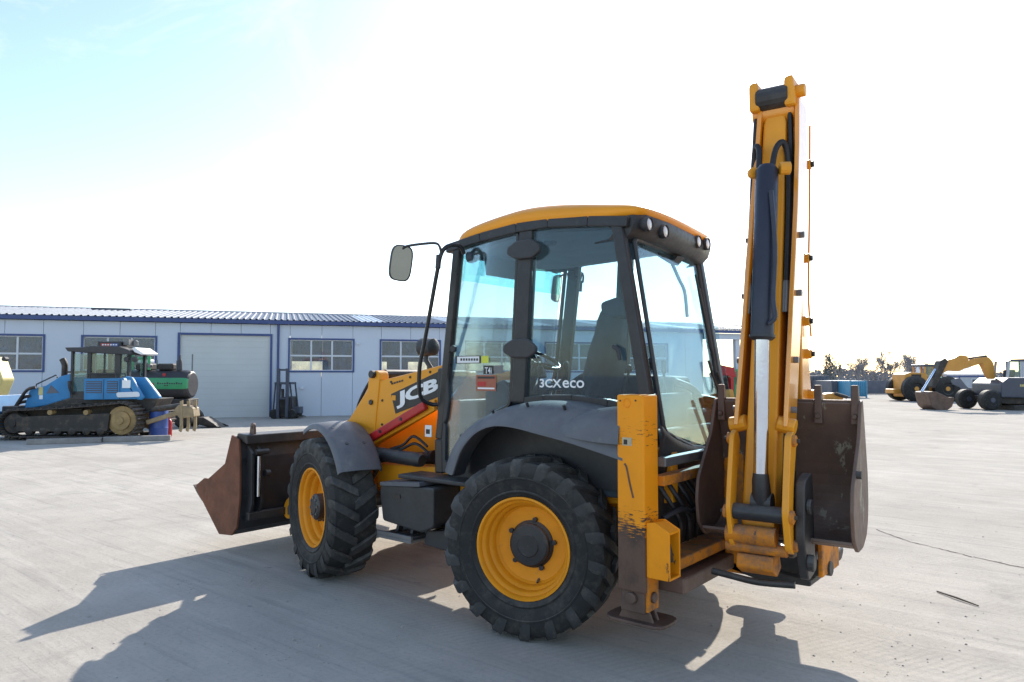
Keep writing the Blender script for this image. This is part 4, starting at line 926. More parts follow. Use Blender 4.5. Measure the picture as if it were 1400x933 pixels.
for x, d in ((X0, .022), (X1, -.022)):
    m = MB(); m.prism(sidep, 'yz', x, x+d); m.build('bucket_side', 'bucket_steel', db, bevel=.005)
m = MB(); m.box(X1+.002, X0-.002, .135, .165, 1.60, 1.675); m.build('bucket_lip', 'bucket_steel', db, bevel=.006)
for x in (-1.155, -1.37, -1.58, -1.79, -2.01):
    m = MB(); k = .026
    m.hexa([(x-k, .10, 1.52), (x+k, .10, 1.52), (x+k, .20, 1.52), (x-k, .20, 1.52), (x-k*.8, .16, 1.77), (x+k*.8, .16, 1.77), (x+k*.8, .195, 1.77), (x-k*.8, .195, 1.77)]); m.cyl((x-.0, .19, 1.57), (x, .225, 1.57), .018, 10)
    m.build('tooth', 'steel_brown', db, bevel=.008)
m = MB(); m.tube([(X1-.022, .47, 1.24), (X1-.05, .47, 1.24)], .024, 10); m.build('side_bolt', 'steel_dark', db)
m = MB(); m.prism(rounded([(.25, 1.0), (.52, 1.1), (.60, .84), (.50, .70), (.30, .69)], .03), 'yz', -1.40, -1.43); m.prism(rounded([(.25, 1.0), (.52, 1.1), (.60, .84), (.50, .70), (.30, .69)], .03), 'yz', -1.66, -1.69); m.build('hinge_ear', 'steel_brown', db, bevel=.006, split=True)

SLEW = Matrix.Translation((-1.55, .45, 0)) @ Matrix.Rotation(R(5), 4, 'Z') @ Matrix.Translation((1.55, -.45, 0))
for o in list(T.children):
    if o.name.split('.')[0] in ('boom', 'dipper', 'bucket_ram', 'tipping_link', 'link_pin', 'pivot_tube', 'bucket_hinge', 'hinge_cheek', 'tow_hook', 'digging_bucket', 'link_boss', 'grease_bolt', 'boom_hose', 'dipper_ram'): o.matrix_local = SLEW @ o.matrix_local

# ------------------------------------------------------------------ long workshop building (local x along its front, y into the building)
P0 = CAM+CR*(-20.07)+CF*28.1; P0.z = 0
ev = (CR*.953+CF*.303).normalized(); BRZ = math.atan2(ev.y, ev.x)
B_ = thing('workshop_building', 'long low grey metal workshop with blue trim, large windows and a roller door', 'building', P0, BRZ)
def fu(px, yl=0.):
    t = (px-700)/FPX; return (t*(28.1+.953*yl)+20.07+.303*yl)/(.953-.303*t)
def fz(px, py, yl=0.):
    u = fu(px, yl); return CAM.z-(py-HOR)/FPX*(28.1+.303*u+.953*yl)
EAVE = 4.02; U0, U1, UC = -7.5, 31.6, 36.5; WZ0, WZ1 = 2.0, 3.36; DEEP = 12.0
wins = [(-5.2, -2.5), (-1.2, 1.45), (2.86, 5.5), (10.85, 13.55), (14.82, 17.5), (18.8, 21.45), (22.8, 25.45), (26.8, 29.45)]
door = (6.44, 10.03, 3.5)
cuts = sorted([U0, U1]+[u for w in wins for u in w]+[door[0], door[1]])
def wall_panels(y0, y1, holes, m_='wall_panel', u0=U0, u1=U1):
    cuts = sorted(set([u0, u1]+[u for h in holes for u in h[:2]]))
    for a, b in zip(cuts, cuts[1:]):
        n = max(1, round((b-a)/1.35))
        for k in range(n):
            c, d = lerp(a, b, k/n)+.006, lerp(a, b, (k+1)/n)-.006; mid = (c+d)/2
            spans = [(0, EAVE-.02)]
            for h in holes:
                if h[0] < mid < h[1]:
                    spans = [(0, h[2]), (h[3], EAVE-.02)] if h[2] > 0 else [(h[3], EAVE-.02)]
            for z0, z1 in spans: MB().box(c, d, y0, y1, z0, z1).build('wall_panel', m_, B_, bevel=.006, seg=1)
wall_panels(0, .14, [(w[0], w[1], WZ0, WZ1) for w in wins]+[(door[0], door[1], 0, door[2])])
MB().box(U0, U1, .142, .16, 0, .25).build('inner_plinth', 'interior_grey', B_)
back = [(fu(399, DEEP), fu(441, DEEP), 1.7, 2.62), (fu(516, DEEP), fu(529, DEEP), 1.7, 2.62), (fu(558, DEEP), fu(584, DEEP), 1.7, 2.62), (22, 25, 1.7, 2.62)]
wall_panels(DEEP, DEEP+.14, back, 'interior_grey')
for u in (U0, U1):
    MB().box(u-.07, u+.07, .146, DEEP-.01, 0, EAVE-.03).build('end_wall', 'wall_panel', B_)
MB().box(U0, U1, .15, DEEP, .004, .03).build('workshop_floor', 'interior_grey', B_)
for w in wins:
    m = MB(); a, b = w; t = .075
    m.box(a-t, b+t, -.035, .02, WZ1, WZ1+t); m.box(a-t, b+t, -.035, .02, WZ0-t, WZ0); m.box(a-t, a, -.035, .02, WZ0, WZ1); m.box(b, b+t, -.035, .02, WZ0, WZ1)
    wd = m.build('window', 'blue_trim', B_)
    f = MB(); s = .035
    for k in range(3):
        c, d = lerp(a, b, k/3), lerp(a, b, (k+1)/3)
        for z0, z1 in ((WZ0, WZ0+.66), (WZ0+.66, WZ1)):
            p = MB(); p.box(c+s, d-s, .05, .056, z0+s, z1-s); p.build('pane', 'shop_glass', wd)
            f.box(c+.001, c+s, .03, .08, z0+.001, z1-.001); f.box(d-s, d-.001, .03, .08, z0+.001, z1-.001); f.box(c+s, d-s, .03, .08, z0+.001, z0+s); f.box(c+s, d-s, .03, .08, z1-s, z1-.001)
    f.build('window_frame', 'window_white', wd)
# roller door made of horizontal slats
rd = MB(); t = .09; a, b, z = door; rd.box(a-t, b+t, -.04, .03, z, z+t); rd.box(a-t, a, -.04, .03, 0, z); rd.box(b, b+t, -.04, .03, 0, z); rdo = rd.build('roller_door', 'blue_trim', B_)
for k in range(14): MB().box(a+.002, b-.002, .05, .09, k*.25+.0008, k*.25+.2492).build('slat', 'door_panel', rdo, bevel=.0025, seg=1)
# gutter fascia, downpipes, wall lamps, wall plates
MB().box(U0-.1, UC, -.22, -.02, EAVE, EAVE+.16).build('fascia', 'blue_trim', B_)
for u in (10.36, -6.6, 25.9): MB().tube([(u, -.08, .05), (u, -.08, EAVE)], .05, 8).build('downpipe', 'blue_trim', B_)
for px, py in ((489, 470), (413, 531)):
    u = fu(px); z = fz(px, py); MB().box(u-.07, u+.07, -.09, -.004, z-.05, z+.05).build('wall_lamp', 'window_white', B_, bevel=.01)
# roof sheets with ribs
RISE = .78; n = 0; u = U0-.1
sky_u = [(fu(428), fu(455)), (fu(530), fu(560)), (20.5, 21.5)]
while u < UC:
    w = 1.02; m = MB(); prof = []
    for k in range(4):
        x = u+k*w/4; prof += [(x, 0), (x+.12, 0), (x+.15, .045), (x+.20, .045), (x+.235, 0)]
    prof.append((u+w, 0)); sl = lambda yy: EAVE+.165+RISE*(yy+.25)/(DEEP/2+.25)
    lit = (n % 4 == 1 and u > 10)
    m.grid([[(x, -.25, sl(-.25)+dz) for x, dz in prof], [(x, DEEP/2, sl(DEEP/2)+dz) for x, dz in prof]]); m.grid([[(x, DEEP/2, sl(DEEP/2)+dz) for x, dz in prof], [(x, DEEP+.4, sl(-.4)+dz) for x, dz in prof]])
    m.build('roof_sheet', 'skylight' if lit else 'roof_sheet', B_, solid=.012); u += w+.004; n += 1
MB().prism([(DEEP/2-.25, EAVE+.16+RISE-.02), (DEEP/2, EAVE+.16+RISE+.09), (DEEP/2+.25, EAVE+.16+RISE-.02)], 'yz', U0-.1, UC).build('ridge_cap', 'roof_sheet', B_)
a, b = fu(124, 5), fu(178, 5); MB().box(a, b, 4.8, 5.2, EAVE+.16+RISE*.80, EAVE+.16+RISE*.98).build('roof_vent', 'container_grey', B_)
# open canopy at the far end
for uu, yy in ((33.85, .3), (36.2, .3), (33.85, DEEP-.4), (36.2, DEEP-.4)): MB().box(uu-.13, uu+.13, yy-.13, yy+.13, 0, EAVE).build('canopy_post', 'wall_panel', B_)
MB().box(U1+.08, UC-.01, .0, .2, EAVE-.32, EAVE-.01).build('canopy_beam', 'wall_panel', B_)
MB().box(U1+.08, UC-.01, DEEP-.3, DEEP-.1, EAVE-.2, EAVE-.01).build('canopy_beam', 'wall_panel', B_)

# ------------------------------------------------------------------ things in front of the workshop
def far(name, label, cat, px, depth, group=None, fwd=0.): return thing(name, label, cat, placed(px, depth)-CF*fwd, SCREEN_RZ, group), Loc(px, depth)

# blue crawler dozer
Z_, q = far('bulldozer', 'blue crawler bulldozer with black cab and muddy tracks', 'bulldozer', 100, 20.0)
def track(y0, y1):
    loop = []
    cl, cr_, rl, rr = q.p(18, 583), q.p(165, 579), 17*q.k, 23*q.k
    for j in range(13): an = R(90+j*15); loop.append((cl[0]+rl*math.cos(an), cl[1]+rl*math.sin(an)))
    for j in range(1, 14): loop.append((lerp(cl[0], cr_[0], j/14), lerp(cl[1]-rl, cr_[1]-rr, j/14)))
    for j in range(13): an = R(-90+j*15); loop.append((cr_[0]+rr*math.cos(an), cr_[1]+rr*math.sin(an)))
    for j in range(1, 14): loop.append((lerp(cr_[0], cl[0], j/14), lerp(cr_[1]+rr, cl[1]+rl, j/14)-.03*math.sin(j/14*math.pi)))
    base = min(p[1] for p in loop)
    m = MB(); n = len(loop)
    for i in range(n):
        a = Vector(loop[i]); b = Vector(loop[(i+1) % n]); t = (b-a).normalized(); nn = Vector((t.y, -t.x)); a2 = a+t*.012; b2 = b-t*.006
        pts = [a2, b2, b2+nn*.03, a2+t*.05+nn*.03, a2+t*.045+nn*.075, a2+t*.02+nn*.075, a2+nn*.03]
        m.prism([(p.x, max(.005, p.y-base+.08)) for p in pts], 'xz', y0, y1)
    tr = m.build('track', 'track_mud', Z_); 
    off = -base+.08
    m = MB(); m.prism(rounded([(cl[0]+.1, cl[1]+.18+off), (cr_[0]-.30, cr_[1]+.20+off), (cr_[0]-.35, cr_[1]-.30+off), (cl[0]+.1, cl[1]-.22+off)], .06), 'xz', y0+.05, y1-.05); m.build('track_frame', 'dozer_dark', tr, bevel=.01)
    m = MB(); m.lathe([(.001, y0+.02), (.10, y0+.02), (.11, y0+.06), (.26, y0+.07), (.27, y0+.12), (.40, y0+.14), (.40, y1-.1)], 26, (cr_[0], 0, cr_[1]+off), 'y', caps=False); m.build('sprocket', 'sprocket_tan', tr, smooth=40)
    m = MB(); m.lathe([(.001, y0+.04), (.09, y0+.04), (.10, y0+.09), (.27, y0+.10), (.28, y1-.1)], 22, (cl[0], 0, cl[1]+off), 'y', caps=False); m.build('idler', 'dozer_dark', tr, smooth=40)
    for k in range(6):
        x = lerp(cl[0]+.45, cr_[0]-.55, k/5); m = MB(); m.lathe([(.001, y0+.03), (.05, y0+.03), (.11, y0+.06), (.12, y0+.2)], 14, (x, 0, .26), 'y', caps=False); m.build('track_roller', 'dozer_dark', tr, smooth=40)
    for px in (70, 119): a = q.p(px, 564); m = MB(); m.lathe([(.001, y0-.0), (.07, y0), (.075, y0+.2)], 12, (a[0], 0, a[1]), 'y', caps=False); m.build('carrier_roller', 'sprocket_tan', tr, smooth=40)
track(0, .52); track(1.75, 2.27)
m = MB(); m.prism(q.poly((14, 561), (22, 533), (44, 528), (64, 515), (79, 511), (81, 545), (44, 556)), 'xz', .60, 1.66); hood = m.build('bonnet', 'dozer_blue', Z_, bevel=.03)
m = MB(); m.prism(q.poly((46, 539), (52, 527), (64, 538)), 'xz', .592, .60); m.build('grille', 'container_grey', hood)
m = MB(); q.box(m, 35, 41, 530, 541, .593, .60); m.build('label', 'machine_yellow', hood); m = MB(); q.box(m, 36, 41, 541.5, 547, .593, .60); m.build('label', 'white_decal', hood)
m = MB(); a = q.p(55, 524); b = q.p(55.5, 505); c = q.p(55, 497); d = q.p(51.5, 490); m.tube(smooth_path([(a[0], 1.1, a[1]), (b[0], 1.1, b[1]), (c[0], 1.1, c[1]), (d[0], 1.1, d[1])]), .085, 10); m.build('exhaust_pipe', 'dozer_dark', Z_, smooth=50)
m = MB(); q.box(m, 64, 78, 507.5, 510, .9, 1.4); a = q.p(70, 516); m.tube([(a[0], 1.15, a[1]), (a[0], 1.15, q.z(508))], .07, 8); m.build('air_intake', 'dozer_dark', Z_)
m = MB(); m.prism(q.poly((12, 566), (80, 545), (205, 546), (196, 562), (150, 572), (12, 574)), 'xz', .55, 1.5); m.build('belly', 'dozer_dark', Z_, bevel=.02)
for k, (x0, y0) in enumerate(((24, 536), (14, 548), (5, 556), (16, 556))):
    a = q.p(x0, y0); m = MB(); m.tube(smooth_path([(a[0]+.2, .5+.1*k, a[1]+.12), (a[0], .45+.1*k, a[1]+.05), (a[0]-.25, .5+.1*k, a[1]-.25), (a[0]-.4, .5, a[1]-.5)]), .045, 8); m.build('front_hose', 'dozer_dark', Z_, smooth=50)
m = MB(); q.box(m, -6, 16, 556, 575, .3, 1.9); m.build('blade_arm', 'dozer_dark', Z_, bevel=.03)
m = MB(); m.prism([(q.x(-26), .10), (q.x(-14), .10), (q.x(-9), .75), (q.x(-15), 1.25), (q.x(-21), 1.2), (q.x(-17), .7)], 'xz', -.55, 2.8); m.build('blade', 'dozer_blue', Z_, bevel=.02)
# cab
m = MB()
for px, y0 in ((82, .55), (106, .55), (146, .55), (160, .60), (82, 1.60), (106, 1.6), (158, 1.55)):
    w = 5 if px == 106 else (8 if px == 146 else 3)
    q.box(m, px-w/2, px+w/2, 480, 546, y0, y0+.10)
q.box(m, 82, 160, 511, 546, .56, .62) if False else None
cabz = m.build('cab_frame', 'black_metal', Z_, split=True)
m = MB(); m.prism(q.poly((74, 474.5), (100, 474), (112, 472), (150, 473), (164, 478), (166, 485), (108, 482), (78, 480)), 'xz', .45, 1.80); m.build('cab_roof', 'black_plastic', cabz, bevel=.02)
m = MB(); q.box(m, 108, 146, 510, 519, .56, .66); q.box(m, 82, 108, 536, 546, .56, .66); m.build('cab_sill', 'black_metal', cabz, split=True)
for x0, x1, y0, y1 in ((84, 103.5, 483, 536), (109, 126, 483, 510), (128, 142, 483, 510), (150, 158.5, 486, 515)):
    m = MB(); q.box(m, x0, x1, y0, y1, .58, .59); m.build('cab_window', 'far_cab_glass', cabz)
    m = MB(); q.box(m, x0, x1, y0, y1, 1.66, 1.67); m.build('cab_window', 'far_cab_glass', cabz)
m = MB(); q.box(m, 126, 128, 482, 511, .565, .60); m.build('window_bar', 'black_metal', cabz)
m = MB(); q.box(m, 104, 132, 505, 545, .95, 1.5); m.build('cab_seat', 'seat_cloth', cabz, bevel=.05)
m = MB(); q.box(m, 110, 143, 465, 473, .80, 1.50); sg = m.build('roof_unit', 'black_plastic', cabz, bevel=.02)
m = MB(); q.box(m, 115, 129, 468, 472, .79, .798); m.build('sign', 'red_paint', cabz); m = MB(); q.box(m, 129.1, 140, 468, 472, .79, .798); m.build('sign', 'barrel_blue', cabz)
m = MB()
for k in range(6): q.box(m, 117+k*3.8, 119.4+k*3.8, 469, 471, .783, .788)
m.build('sign_print', 'white_decal', cabz, split=True)
m = MB(); m.prism(q.poly((164, 475), (168, 474), (180, 482), (178, 484.5), (168, 481)), 'xz', .6, 1.5); m.build('rear_visor', 'white_decal', cabz, bevel=.01)
for px in (160, 171): a = q.p(px, 491); m = MB(); m.lathe([(.001, .46), (.07, .465), (.085, .50), (.06, .62)], 14, (a[0], 0, a[1]), 'y', caps=False); m.build('work_lamp', 'black_plastic', cabz, smooth=50)
m = MB(); q.box(m, 144, 152, 462, 470, .9, 1.2); a = q.p(153, 468); m.lathe([(.10, 0), (.10, .12), (.05, .16)], 14, (a[0], 1.2, a[1]-.05), 'z'); m.build('beacon', 'steel_grey', cabz)
m = MB(); a, b = q.p(80, 522), q.p(85, 540); m.tube(smooth_path([(a[0], .5, a[1]), (a[0]+.05, .44, a[1]-.15), (b[0], .5, b[1])]), .035, 8); m.build('cab_grab_rail', 'black_metal', cabz, smooth=50)
m = MB(); m.prism(q.poly((107, 518), (161, 517), (180, 546.5), (107, 547.5)), 'xz', .30, .95); rb = m.build('rear_body', 'dozer_blue', Z_, bevel=.02)
m = MB(); m.prism(q.poly((163, 514), (173, 516), (190, 544), (187, 548), (180, 547)), 'xz', .28, .42); m.build('body_corner', 'dozer_blue', rb, bevel=.04)
m = MB(); m.prism(q.poly((150, 516), (183, 516), (205, 544), (202, 548), (160, 548)), 'xz', .60, .78); m.build('body_corner', 'dozer_blue', rb, bevel=.04)
for x0, x1 in ((110, 132), (139, 154)):
    m = MB(); q.box(m, x0, x1, 521.5, 538, .293, .30); m.build('grille', 'slate_paint', rb)
m = MB(); q.box(m, 160.5, 172, 520, 531, .276, .282); m.build('notice', 'white_decal', rb)
m = MB(); m.prism(rounded(q.poly((153, 537), (184, 536), (186, 543), (154, 544)), .06), 'xz', .262, .278); m.build('handrail_plate', 'hall_white', rb)
for k in range(5):
    m = MB(); q.box(m, 110.5, 131.5, 523+k*3.1, 524.2+k*3.1, .283, .292); m.build('grille_slat', 'dozer_blue', rb)
for k in range(5):
    m = MB(); q.box(m, 139.5, 153.5, 523+k*3.1, 524.2+k*3.1, .283, .292); m.build('grille_slat', 'dozer_blue', rb)
for px in (134.5, 157):
    m = MB(); q.box(m, px-.25, px+.25, 519, 546, .290, .300); m.build('panel_gap', 'black_metal', rb)
m = MB(); a = [q.p(*t) for t in ((112, 517), (112, 511.5), (150, 511.5), (150, 517))]; m.tube([(p[0], .33, p[1]) for p in a], .022, 6); m.build('handrail', 'black_metal', rb)
m = MB(); a = [q.p(*t) for t in ((30, 531), (31, 526), (58, 513), (60, 517))]; m.tube([(p[0], .62, p[1]) for p in a], .02, 6); m.build('handrail', 'black_metal', hood)
for k in range(2):
    m = MB(); q.box(m, 84, 102, 552+k*8, 554+k*8, .38, .56); m.build('access_step', 'dozer_dark', Z_)
for k in range(4):
    a = q.p(150+k*9, 553+k*2); m = MB(); m.tube(smooth_path([(a[0], .5, a[1]+.05), (a[0]+.1, .42, a[1]-.05), (a[0]+.25, .45, a[1]-.12), (a[0]+.4, .55, a[1]-.05)]), .025, 6); m.build('hydraulic_hose', 'hose', Z_, smooth=60)
# ripper
m = MB(); a, b = q.p(192, 579), q.p(240, 563); m.bar((a[0], .45, a[1]), (b[0], .5, b[1]), .16, .12); rp = m.build('ripper', 'pale_steel', Z_, bevel=.02)
m = MB(); m.prism(rounded(q.poly((231, 562), (238, 554), (258, 558), (260, 571), (240, 573)), .04), 'xz', .3, .75); m.build('ripper_beam', 'pale_steel', rp, bevel=.03)
for k, px in enumerate((243, 250, 257)):
    m = MB(); m.prism(q.poly((px-2.5, 549), (px+1.5, 548), (px+2, 586), (px, 592), (px-3.5, 590), (px-2, 584)), 'xz', .28+.12*k, .34+.12*k); m.build('shank', 'pale_steel', rp, bevel=.01)
a, b = q.p(195, 562), q.p(236, 556); m = MB(); m.tube([(a[0], .6, a[1]), (b[0], .6, b[1])], .08, 12); m.build('ripper_ram', 'dozer_dark', rp, smooth=50)

# concrete beams lying along the yard
def beam(pxa, pya, pxb, pyb, label):
    da = CAM.z*FPX/(pya-HOR); db_ = CAM.z*FPX/(pyb-HOR); A = placed(pxa, da); B2 = placed(pxb, db_); v = B2-A
    o = MB().box(0, v.length, 0, .22, .0, .14).build('concrete_beam', 'concrete_beam', None, bevel=.015); o.location = A; o.rotation_euler = (0, 0, math.atan2(v.y, v.x)); tag(o, label, 'beam', 'beams laid beside the bulldozer')
beam(39, 608, 141, 605, 'longer grey concrete beam lying along the bulldozer tracks'); beam(143, 604.5, 235, 602, 'shorter grey concrete beam pointing at the blue barrel')

# blue barrel, red gas cylinder
o, q = far('blue_barrel', 'blue plastic barrel standing behind the ripper', 'barrel', 219, 20.8)
m = MB(); rr = .25; m.lathe([(rr*.9, .01), (rr, .05), (rr, .28), (rr*1.03, .30), (rr, .32), (rr, .58), (rr*1.03, .60), (rr, .62), (rr, .84), (rr*.92, .88)], 26, (0, 0, 0), 'z'); m.build('drum', 'barrel_blue', o, smooth=40)
m = MB(); m.lathe([(rr*.93, .875), (rr*.93, .905), (rr*.5, .91)], 26, (0, 0, 0), 'z'); m.build('drum_lid', 'black_plastic', o)
o, q = far('gas_cylinder', 'small red gas cylinder standing beside the blue barrel', 'gas cylinder', 233, 21.3)
m = MB(); m.lathe([(.08, .0), (.09, .03), (.09, .40), (.07, .48), (.03, .52), (.03, .56)], 18, (0, 0, 0), 'z'); m.build('bottle', 'red_paint', o, smooth=40)
m = MB(); m.tube([(0, 0, .55), (0, 0, .62)], .02, 8); m.tube([(-.05, 0, .60), (.05, 0, .60)], .015, 6); m.build('valve', 'steel_grey', o)

# green and black tank machine
o, q = far('tank_trailer', 'green and black barrel-shaped tank trailer parked behind the blue bulldozer', 'tank trailer', 220, 24.5)
zc = q.z(526); rr = 20*q.k; x0, x1 = q.x(156), q.x(256)
m = MB(); n = 40; ring = []
for X, s in ((x0, .86), (x0+.06, 1), (x1-.16, 1), (x1-.04, .93), (x1, .80)):
    ring.append([(X, rr+rr*s*math.cos(2*math.pi*j/n), zc+rr*s*math.sin(2*math.pi*j/n)) for j in range(n)])
k0 = 0
for i in range(len(ring)-1):
    for j in range(n):
        a = 2*math.pi*(j+.5)/n; zz = math.sin(a); m.cur = 1 if -.36 < zz < .50 else 0
        k = len(m.v); j2 = (j+1) % n; m.v += [ring[i][j], ring[i][j2], ring[i+1][j2], ring[i+1][j]]; m.face((k, k+1, k+2, k+3))
m.cur = 0
for rg in (ring[0], ring[-1]): k = len(m.v); m.v += rg; m.face(range(k, k+n))
tk = m.build('tank', ['tank_black', 'green_paint'], o)
m = MB()
for k in range(11): m.box(q.x(215.5+k*3.2), q.x(217.7+k*3.2), .001, .01, zc-.02-(.03 if k in (3, 4) else 0), zc+.055+(.02 if k % 4 == 0 else 0))
m.build('tank_lettering', 'tank_black', tk, split=True)
m = MB(); m.prism([(q.x(206), zc-.03), (q.x(212), zc-.03), (q.x(211), zc+.07)], 'xz', .0, .01); m.build('tank_emblem', 'red_paint', tk)
a = q.p(223, 513.5); m = MB(); m.lathe([(.001, 0), (.06, .0), (.06, .02)], 14, (a[0], .09, a[1]+.02), 'y', caps=False); m.build('tank_badge', 'red_paint', tk)
m = MB(); q.box(m, 170, 256, 546, 556, .15, .95); m.build('frame', 'dozer_dark', o, bevel=.02)
for px in (250, 180):
    for y in (.0, .85):
        m = MB(); c = q.p(px, 573); rz = q.z(573); m.lathe([(.12, y), (.25, y+.01), (rz*.98, y+.05), (rz, y+.12), (rz*.98, y+.22), (.2, y+.25)], 26, (c[0], 0, rz), 'y'); w = m.build('wheel', 'rubber', o, smooth=40)
        m = MB(); m.lathe([(.001, y-.01), (.1, y-.012), (.13, y-.005), (.24, y+.004)], 18, (c[0], 0, rz), 'y', caps=False); m.build('wheel_disc', 'steel_dark', w)
m = MB()
for px in (177, 200): a = q.p(px, 506); b = q.p(px, 484); m.tube([(a[0], .2, a[1]), (b[0], .2, b[1])], .05, 8)
a, b = q.p(175, 490), q.p(202, 484); m.tube([(a[0], .2, a[1]), (b[0], .2, a[1])], .045, 8); m.tube([(a[0], .2, b[1]), (b[0], .2, b[1])], .045, 8)
m.build('hose_frame', 'green_paint', o, smooth=50, split=True)
m = MB(); q.box(m, 181, 198, 491, 497, .3, .7); m.build('pump_cover', 'window_white', o, bevel=.05)
m = MB(); q.box(m, 180, 200, 497, 506, .25, .8); m.build('pump', 'dozer_dark', o, bevel=.04)
m = MB(); a = q.p(201, 500); m.lathe([(.001, .15), (.06, .15), (.07, .2), (.05, .3)], 14, (a[0], 0, a[1]), 'y', caps=False); m.build('gauge', 'steel_grey', o)
m = MB(); q.box(m, 209, 231, 497, 506, .3, .8); m.build('valve_box', 'dozer_dark', o, bevel=.05)
m = MB(); a = q.p(238.5, 507); m.lathe([(.09, 0), (.09, .30), (.04, .42), (.03, .54)], 14, (a[0], .4, a[1]), 'z'); m.build('filler_bottle', 'tank_black', o, smooth=50)
for px, t in ((207, 492), (234.5, 493), (256, 484)): a, b = q.p(px, 508), q.p(px, t); m = MB(); m.tube([(a[0], .4, a[1]), (b[0], .4, b[1])], .025, 6); m.build('stanchion', 'steel_grey', o)
m = MB(); m.prism([(q.x(268), q.z(571)), (q.x(276), q.z(571)), (q.x(291), q.z(580)), (q.x(300), q.z(588)), (q.x(300), .02), (q.x(288), .02), (q.x(286), q.z(584)), (q.x(268), q.z(581))], 'xz', .2, .85); m.build('tail_arm', 'dozer_dark', o, bevel=.02)

# pale yellow machine at the very edge
o, q = far('yellow_machine', 'pale yellow machine cut by the left edge of the picture', 'machine', -10, 23.0)
m = MB(); m.prism(q.poly((-66, 520), (-66, 488), (-8, 488), (4, 519), (-6, 546), (-66, 546)), 'xz', 0, .6); bd = m.build('body', 'machine_yellow', o, bevel=.05)
m = MB(); m.prism(q.poly((-14, 493), (-9, 492), (-3, 508), (-8, 512)), 'xz', -.012, -.004); m.build('window', 'far_cab_glass', bd)
a = q.p(0, 491); m = MB(); m.lathe([(.001, -.05), (.07, -.04), (.08, .1)], 12, (a[0], .2, a[1]), 'y', caps=False); m.build('lamp', 'black_plastic', bd)
m = MB(); q.box(m, -66, -8, 546, 560, .1, .6); m.build('undercarriage', 'dozer_dark', o)
for px in (-56, -20):
    m = MB(); m.lathe([(.2, .0), (.5, .02), (.56, .1), (.56, .3), (.5, .36)], 24, (q.x(px), 0, .56), 'y'); m.build('wheel', 'rubber', o, smooth=40)

# forklift at the workshop wall
o, q = far('forklift', 'dark forklift with a tall mast parked against the workshop wall', 'forklift', 385, 29.6)
for px in (380.5, 392.5): m = MB(); q.box(m, px-1.7, px+1.7, 504, 571, 0, .14); m.build('mast_rail', 'slate_paint', o)
for py in (506, 524, 545): m = MB(); q.box(m, 382.2, 390.8, py-1.3, py+1.3, .02, .12); m.build('crossbar', 'slate_paint', o)
m = MB(); m.prism(rounded(q.poly((374, 571), (376, 546), (384, 543), (396, 543), (398, 571)), .06), 'xz', .25, 1.15); m.build('body', 'dozer_dark', o, bevel=.04)
for a, b in (((374, 525), (371.5, 560)), ((394, 524), (398.5, 560))): 
    for y in (.3, 1.0): p0, p1 = q.p(*a), q.p(*b); m = MB(); m.tube([(p0[0], y, p0[1]), (p1[0], y, p1[1])], .035, 6); m.build('guard_post', 'slate_paint', o)
m = MB(); q.box(m, 373, 395, 523, 526, .25, 1.05); m.build('overhead_guard', 'slate_paint', o)
m = MB(); m.tube([(q.x(386), .12, q.z(545)), (q.x(386), .12, q.z(532))], .06, 8); m.build('lift_ram', 'dozer_dark', o, smooth=50)
for px, y in ((374, .2), (398, .2), (374, .95), (398, .95)):
    m = MB(); m.lathe([(.06, y-.1), (.18, y-.09), (.20, y-.05), (.20, y+.08), (.15, y+.1)], 18, (q.x(px), 0, .20), 'y'); m.build('wheel', 'rubber', o, smooth=40)
for y in (.25, .7): m = MB(); m.prism([(q.x(396), .10), (q.x(412), .06), (q.x(412), .08), (q.x(398), .18)], 'xz', y, y+.12); m.build('fork', 'dozer_dark', o)
m = MB(); q.box(m, 397, 408, 557, 566, .3, .8); m.build('load_rest', 'slate_paint', o, bevel=.02)

# red machine between the cab and the boom
o, q = far('red_telehandler', 'red machine with raised arm standing under the workshop canopy', 'telehandler', 998, 37.0)
m = MB(); m.prism(q.poly((972, 512), (984, 499), (1004, 503), (1006, 516), (990, 513), (978, 524)), 'xz', 0, .5); m.build('arm', 'red_paint', o, bevel=.03)
m = MB(); m.prism(q.poly((985, 520), (1004, 513), (1004, 546), (985, 546)), 'xz', .55, 1.8); m.build('body', 'dozer_dark', o, bevel=.05)
m = MB(); q.box(m, 999, 1003, 505, 540, .02, .5); m.build('mast', 'red_paint', o)
m = MB(); q.box(m, 1005, 1030, 505, 544, .3, 1.9); cb = m.build('cab', 'green_paint', o, bevel=.06); m = MB(); q.box(m, 1007, 1028, 508, 526, .285, .295); m.build('cab_window', 'far_cab_glass', cb)
m = MB(); m.prism(rounded(q.poly((989, 533), (1000, 532), (1003, 546), (990, 547)), .1), 'xz', -.2, .5); m.build('counterweight', 'digger_orange', o, bevel=.05)
for px in (980, 1018):
    m = MB(); m.lathe([(.2, .0), (.40, .02), (.46, .1), (.46, .3), (.4, .36)], 24, (q.x(px), 0, .46), 'y'); m.build('wheel', 'rubber', o, smooth=40)

